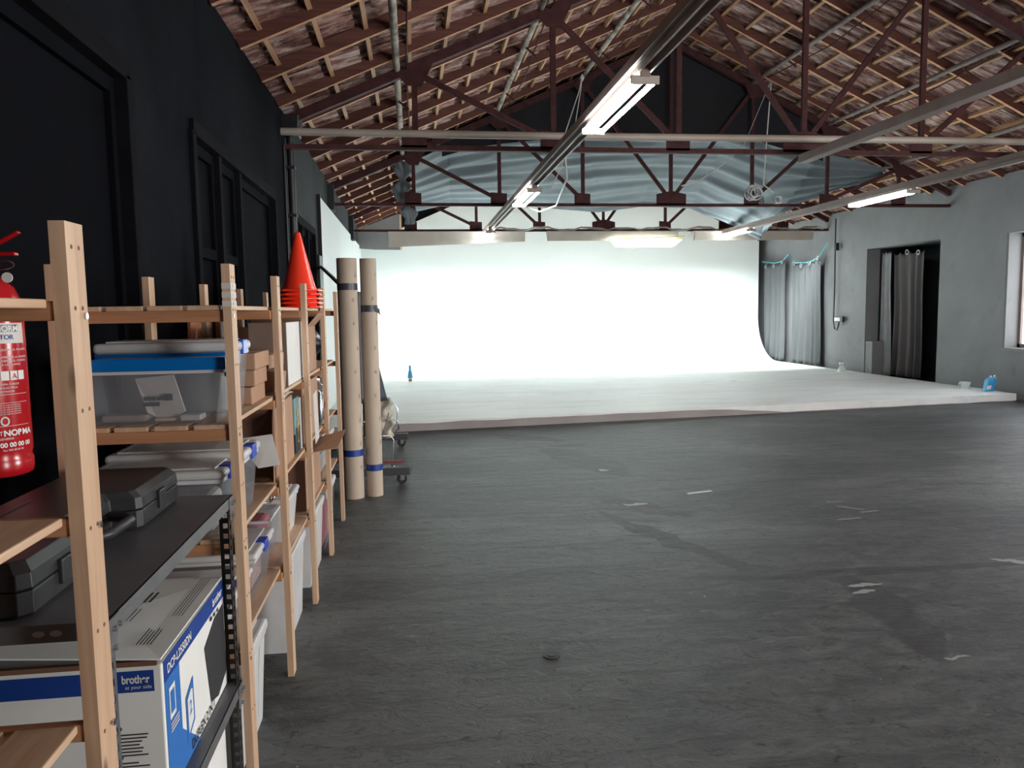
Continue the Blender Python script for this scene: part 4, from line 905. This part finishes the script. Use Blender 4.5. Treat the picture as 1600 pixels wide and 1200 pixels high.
# ------------------------------------------------------------------ cardboard tubes
def rolltube(x, y, r, h, label, bands, grp):
    t = thing('cardboard_tube', label, 'cardboard tube', (x, y, 0), grp)
    link('roll', MB().lathe((x, y, 0), [(r, 0), (r, h), (r - .008, h), (r - .008, h - .2)], 36, False).add([(x + (r - .001) * math.cos(2 * PI * k / 36), y + (r - .001) * math.sin(2 * PI * k / 36), .001) for k in range(36)], [tuple(range(36))]), m_tube, t)
    for z, w, m, n in bands:
        link('tape_band', MB().lathe((x, y, 0), [(r + .0015, z), (r + .002, z + w)], 36, False), m, t)
        if n: link('tape_tail', MB().prism([(x + r * .6, y - r * .85, z + w * .5), (x + r + .02, y - r * .2, z - .03), (x + r + .015, y - r * .2, z + .02), (x + r * .7, y - r * .75, z + w)], (.002, -.004, 0)), m, t)
    pr = MB(); rng = random.Random(int(x * 100))
    for k in range(9):
        z = .25 + k * .2; a0 = math.radians(rng.choice([-70, -62, -40]))
        for q in range(4):
            a = a0 + q * .07; zz = z + rng.uniform(-.01, .01)
            pr.grid(lambda u, v: (x + (r + .0012) * math.cos(a + .03 * u), y + (r + .0012) * math.sin(a + .03 * u), zz + rng.uniform(.03, .05) * v * 0 + .035 * v * (.6 + .4 * (q % 2))), 1, 1)
    link('faint_print', pr, M('faint_brown_print', (.3, .235, .185), .8, 0, .05), t)
rolltube(-.53, 6.5, .082, 2.0, 'thick brown cardboard tube on the left, dark tape near the top', [(1.74, .055, m_taped, 0), (.36, .055, m_tapeb, 0)], 'two brown cardboard tubes')
rolltube(-.36, 6.55, .068, 2.0, 'thinner brown cardboard tube on the right, beside the wheeled rack', [(1.56, .055, m_taped, 1), (.22, .055, m_tapeb, 0)], 'two brown cardboard tubes')
# ------------------------------------------------------------------ rolling rack behind the tubes
m_rackg = M('dark_grey_beam', (.05, .052, .058), .5, 0, .1)
rk = thing('rolling_rack', 'black wheeled rack frame partly hidden behind the cardboard tubes', 'rack', (-.6, 7.9, 0))
for y, xe in ((6.95, -.07), (8.9, -.1)):
    link('base_beam', MB().box(-1.0, xe, y - .04, y + .04, .085, .155), m_rackg, rk, bevel=.004)
    link('end_cap', MB().box(xe, xe + .006, y - .038, y + .038, .087, .153), m_grey, rk)
    for x in (xe - .07, -.95):
        cst = link('caster', MB().tube([(x, y - .012, .047), (x, y + .012, .047)], .047, 20), m_rubber, rk)
        link('hub', MB().tube([(x, y - .016, .047), (x, y + .016, .047)], .022, 12), m_chrome, cst)
        link('fork', MB().box(x - .01, x + .025, y - .022, y - .018, .04, .08).box(x - .01, x + .025, y + .018, y + .022, .04, .08).box(x - .02, x + .03, y - .025, y + .025, .077, .085), m_metal, cst)
    link('upright', MB().box(-.6, -.55, y - .025, y + .025, .155, 1.75), m_blackp, rk)
link('top_rail', MB().tube([(-.575, 6.95, 1.7), (-.575, 8.9, 1.7)], .018, 10), m_blackp, rk)
link('side_rail', MB().box(-.6, -.56, 6.99, 8.86, .09, .15), m_blackp, rk)
tag(link('hanging_cloth', MB().grid(lambda u, v: (-.5 + (.06 + .17 * v ** 1.4) * u + .0, 7.3 + .2 * u + .02 * math.sin(u * 8), 1.75 - 1.05 * v), 10, 20), m_taped, solid=.01), 'dark cloth hanging on the rack behind the cardboard tubes', 'cloth')
tag(link('foil_sheet', MB().grid(lambda u, v: (-.48 + .25 * u + .015 * math.sin(v * 23 + u * 5), 7.6 + .03 * math.sin(u * 11 + v * 9), .72 - .4 * v), 12, 24), M('cream_foil', (.55, .5, .42), .35, 0, .2, 14), solid=.003), 'crumpled cream plastic hanging below the dark cloth on the rack', 'plastic sheet')
wr = thing('wire_cart', 'chrome wire basket frame standing behind the thinner cardboard tube', 'wire basket', (-.35, 7.6, 0))
for p in ([(-.42, 7.5, .05), (-.28, 7.55, .5), (-.26, 7.55, .58)], [(-.5, 7.5, .5), (-.2, 7.6, .5), (-.17, 7.62, .46), (-.17, 7.62, .4), (-.2, 7.62, .38)], [(-.5, 7.5, .35), (-.25, 7.55, .35), (-.22, 7.56, .3), (-.25, 7.56, .05)], [(-.5, 7.45, .05), (-.22, 7.52, .05)],
          [(-.5, 7.9, .62), (-.22, 7.95, .62), (-.18, 7.95, .56), (-.2, 7.95, .4)]):
    link('wire', MB().tube(p, .007, 6), m_chrome, wr)
for x in (-.45, -.24):
    link('foot', MB().tube([(x, 7.5, 0), (x, 7.5, .06)], .012, 8), m_rubber, wr)
link('red_bar', MB().box(-.5, -.13, 7.3, 7.33, .12, .145), M('dull_red', (.2, .05, .05), .5, 0, .1), rk)
# ------------------------------------------------------------------ small things on and near the platform
PZ = .128
t = thing('spray_bottle', 'small blue bottle standing alone on the left of the white platform', 'bottle', (-.09, 15.9, PZ))
link('bottle_body', MB().lathe((-.09, 15.9, PZ), [(.03, 0), (.035, .01), (.035, .05)], 16), M('brown_label', (.3, .18, .12), .5, 0, .05), t)
link('liquid', MB().lathe((-.09, 15.9, PZ), [(.052, .07), (.055, .1), (.045, .18), (.026, .24), (.026, .33)], 16), m_bluepl, t)
link('neck', MB().lathe((-.09, 15.9, PZ), [(.036, .05), (.05, .07)], 16), m_white, t)
t = thing('spray_bottle', 'clear trigger spray bottle at the right edge of the platform', 'bottle', (9.1, 15.4, PZ))
link('bottle_body', MB().lathe((9.1, 15.4, PZ), [(.08, 0), (.085, .02), (.075, .08), (.03, .15), (.025, .17)], 18), m_clearw, t)
link('trigger_head', MB().box(9.04, 9.13, 15.38, 15.42, PZ + .17, PZ + .21).box(9.04, 9.055, 15.39, 15.41, PZ + .12, PZ + .17), m_cardw, t, bevel=.004)
t = thing('measuring_jug', 'clear measuring jug on the platform beside the blue bottles', 'jug', (9.15, 11.75, PZ))
link('jug_body', MB().lathe((9.15, 11.75, PZ), [(.065, 0), (.085, .11), (.09, .115)], 20, False), m_clearw, t, solid=.003)
link('handle', MB().tube([(9.07, 11.72, PZ + .1), (9.0, 11.7, PZ + .1), (8.99, 11.7, PZ + .05), (9.02, 11.7, PZ + .01)], .008, 8), m_clearw, t)
for k, dx in enumerate((0, .11)):
    t = thing('cleaning_bottle', ['blue liquid bottle with white label', 'plain blue liquid bottle'][k] + ' leaning at the right end of the platform', 'bottle', (9.2 + dx * .9, 11.3 + dx, PZ), 'blue liquid bottles on the platform')
    x, y = 9.18 + dx, 11.3 + dx * .5
    bd = link('bottle_body', loft([([(x - .05 + .22 * z, y - .04), (x + .05 + .22 * z, y - .04), (x + .05 + .22 * z, y + .04), (x - .05 + .22 * z, y + .04)], PZ + z) for z in (0, .1, .19)] + [([(x - .02 + .06, y - .03), (x + .03 + .06, y - .03), (x + .03 + .06, y + .03), (x - .02 + .06, y + .03)], PZ + .23)]), m_bluepl, t, bevel=.012)
    link('cap', MB().tube([(x + .065, y, PZ + .23), (x + .075, y, PZ + .255)], .016, 10), m_cardw, t)
    if k == 0: link('bottle_label', MB().prism([(x - .03, y - .043, PZ + .04), (x + .045, y - .043, PZ + .04), (x + .06, y - .043, PZ + .1), (x - .015, y - .043, PZ + .1)], (0, .002, 0)), m_wlab, t)
def strip(cx_, cy_, l, w, a, label, mat=m_white, z=.0015):
    d = Vector((math.cos(a), math.sin(a), 0)); n = Vector((-d.y, d.x, 0)); c = Vector((cx_, cy_, 0))
    tag(link('tape_strip', MB().prism([c - d * l / 2 - n * w / 2 + Vector((0, 0, .0005)), c + d * l / 2 - n * w / 2 + Vector((0, 0, .0005)), c + d * l / 2 + n * w / 2 + Vector((0, 0, .0005)), c - d * l / 2 + n * w / 2 + Vector((0, 0, .0005))], (0, 0, z)), mat), label, 'tape', 'tape strips on the floor')
m_wt = M('worn_white_tape', (.22, .225, .225), .7, 0, .3, 20)
strip(2.36, 6.12, .24, .035, .25, 'bright white tape strip alone on the middle of the floor')
strip(3.28, 5.62, .13, .025, .0, 'short worn tape mark, farthest of the faint marks on the right floor', m_wt)
strip(3.3, 5.42, .2, .03, -.75, 'long arm of the faint T-shaped tape mark on the floor', m_wt)
strip(3.38, 5.3, .16, .025, .15, 'cross arm of the faint T-shaped tape mark on the floor', m_wt)
strip(3.12, 5.14, .2, .02, .1, 'faint tape mark nearest the camera on the right floor', m_wt)
tag(link('floor_drain', MB().tube([(.58, 3.29, 0), (.58, 3.29, .004)], .04, 16).tube([(.58, 3.29, .004), (.58, 3.29, .006)], .022, 12), m_blackp), 'small dark round cap set in the floor near the camera', 'floor cap')
# ------------------------------------------------------------------ light and camera
world = bpy.data.worlds.new('W'); bpy.context.scene.world = world; world.use_nodes = True
bg = world.node_tree.nodes['Background']; bg.inputs['Color'].default_value = (.8, .9, 1, 1); bg.inputs['Strength'].default_value = 1.2
area('window_daylight', (XR + .34, 2.3, 1.74), (0, PI / 2, 0), 1.8, 2.1, 320, (1, .965, .93))
area('window_daylight', (XR + .34, 10.4, 1.74), (0, PI / 2, 0), 1.8, 2.1, 25, (.97, .97, 1))
area('unseen_door_daylight', (6.1, YN - .3, 1.45), (PI / 2, 0, 0), 2.9, 2.8, 300, (1, .94, .89))  # area lamp for daylight through the unseen, added door opening
area('unseen_fill_lamp', (1.61, .6, 3.1), (0, 0, 0), .2, 1.5, 6, CW)  # unseen lamp assumed under the left channel, added as fill light
area('unseen_fill_lamp', (6.99, 3.0, 3.1), (0, 0, 0), .2, 1.5, 14, CW)  # second unseen lamp, added under the right channel
sc = bpy.context.scene
cam = bpy.data.cameras.new('Camera'); co = bpy.data.objects.new('Camera', cam); C.objects.link(co)
cam.sensor_width = 36; cam.lens = 27; cam.clip_start = .02
f = 1200.0
d = Vector((645 - 800, 600 - 487, -f)); a = 990 - 800; V = (d.x * a + f * f) / d.y
dn = Vector((a, -V, -f)); Yc = d.normalized(); Zc = -dn.normalized(); Xc = Yc.cross(Zc)
R = Matrix((Xc, Yc, Zc)) # rows = world axes in camera coords -> this is camera-to-world
co.matrix_world = Matrix.Translation((0, 0, 1.556)) @ R.to_4x4()
sc.camera = co
sc.view_settings.view_transform = 'Standard'; sc.view_settings.look = 'None'; sc.view_settings.gamma = 1; sc.view_settings.use_curve_mapping = False
sc.view_settings.exposure = 0.75
sc.cycles.use_denoising = True
sc.cycles.max_bounces = 8; sc.cycles.diffuse_bounces = 4; sc.cycles.transparent_max_bounces = 16
sc.cycles.sample_clamp_indirect = 6
for o in bpy.data.objects:
    if '_w' in o: del o['_w']
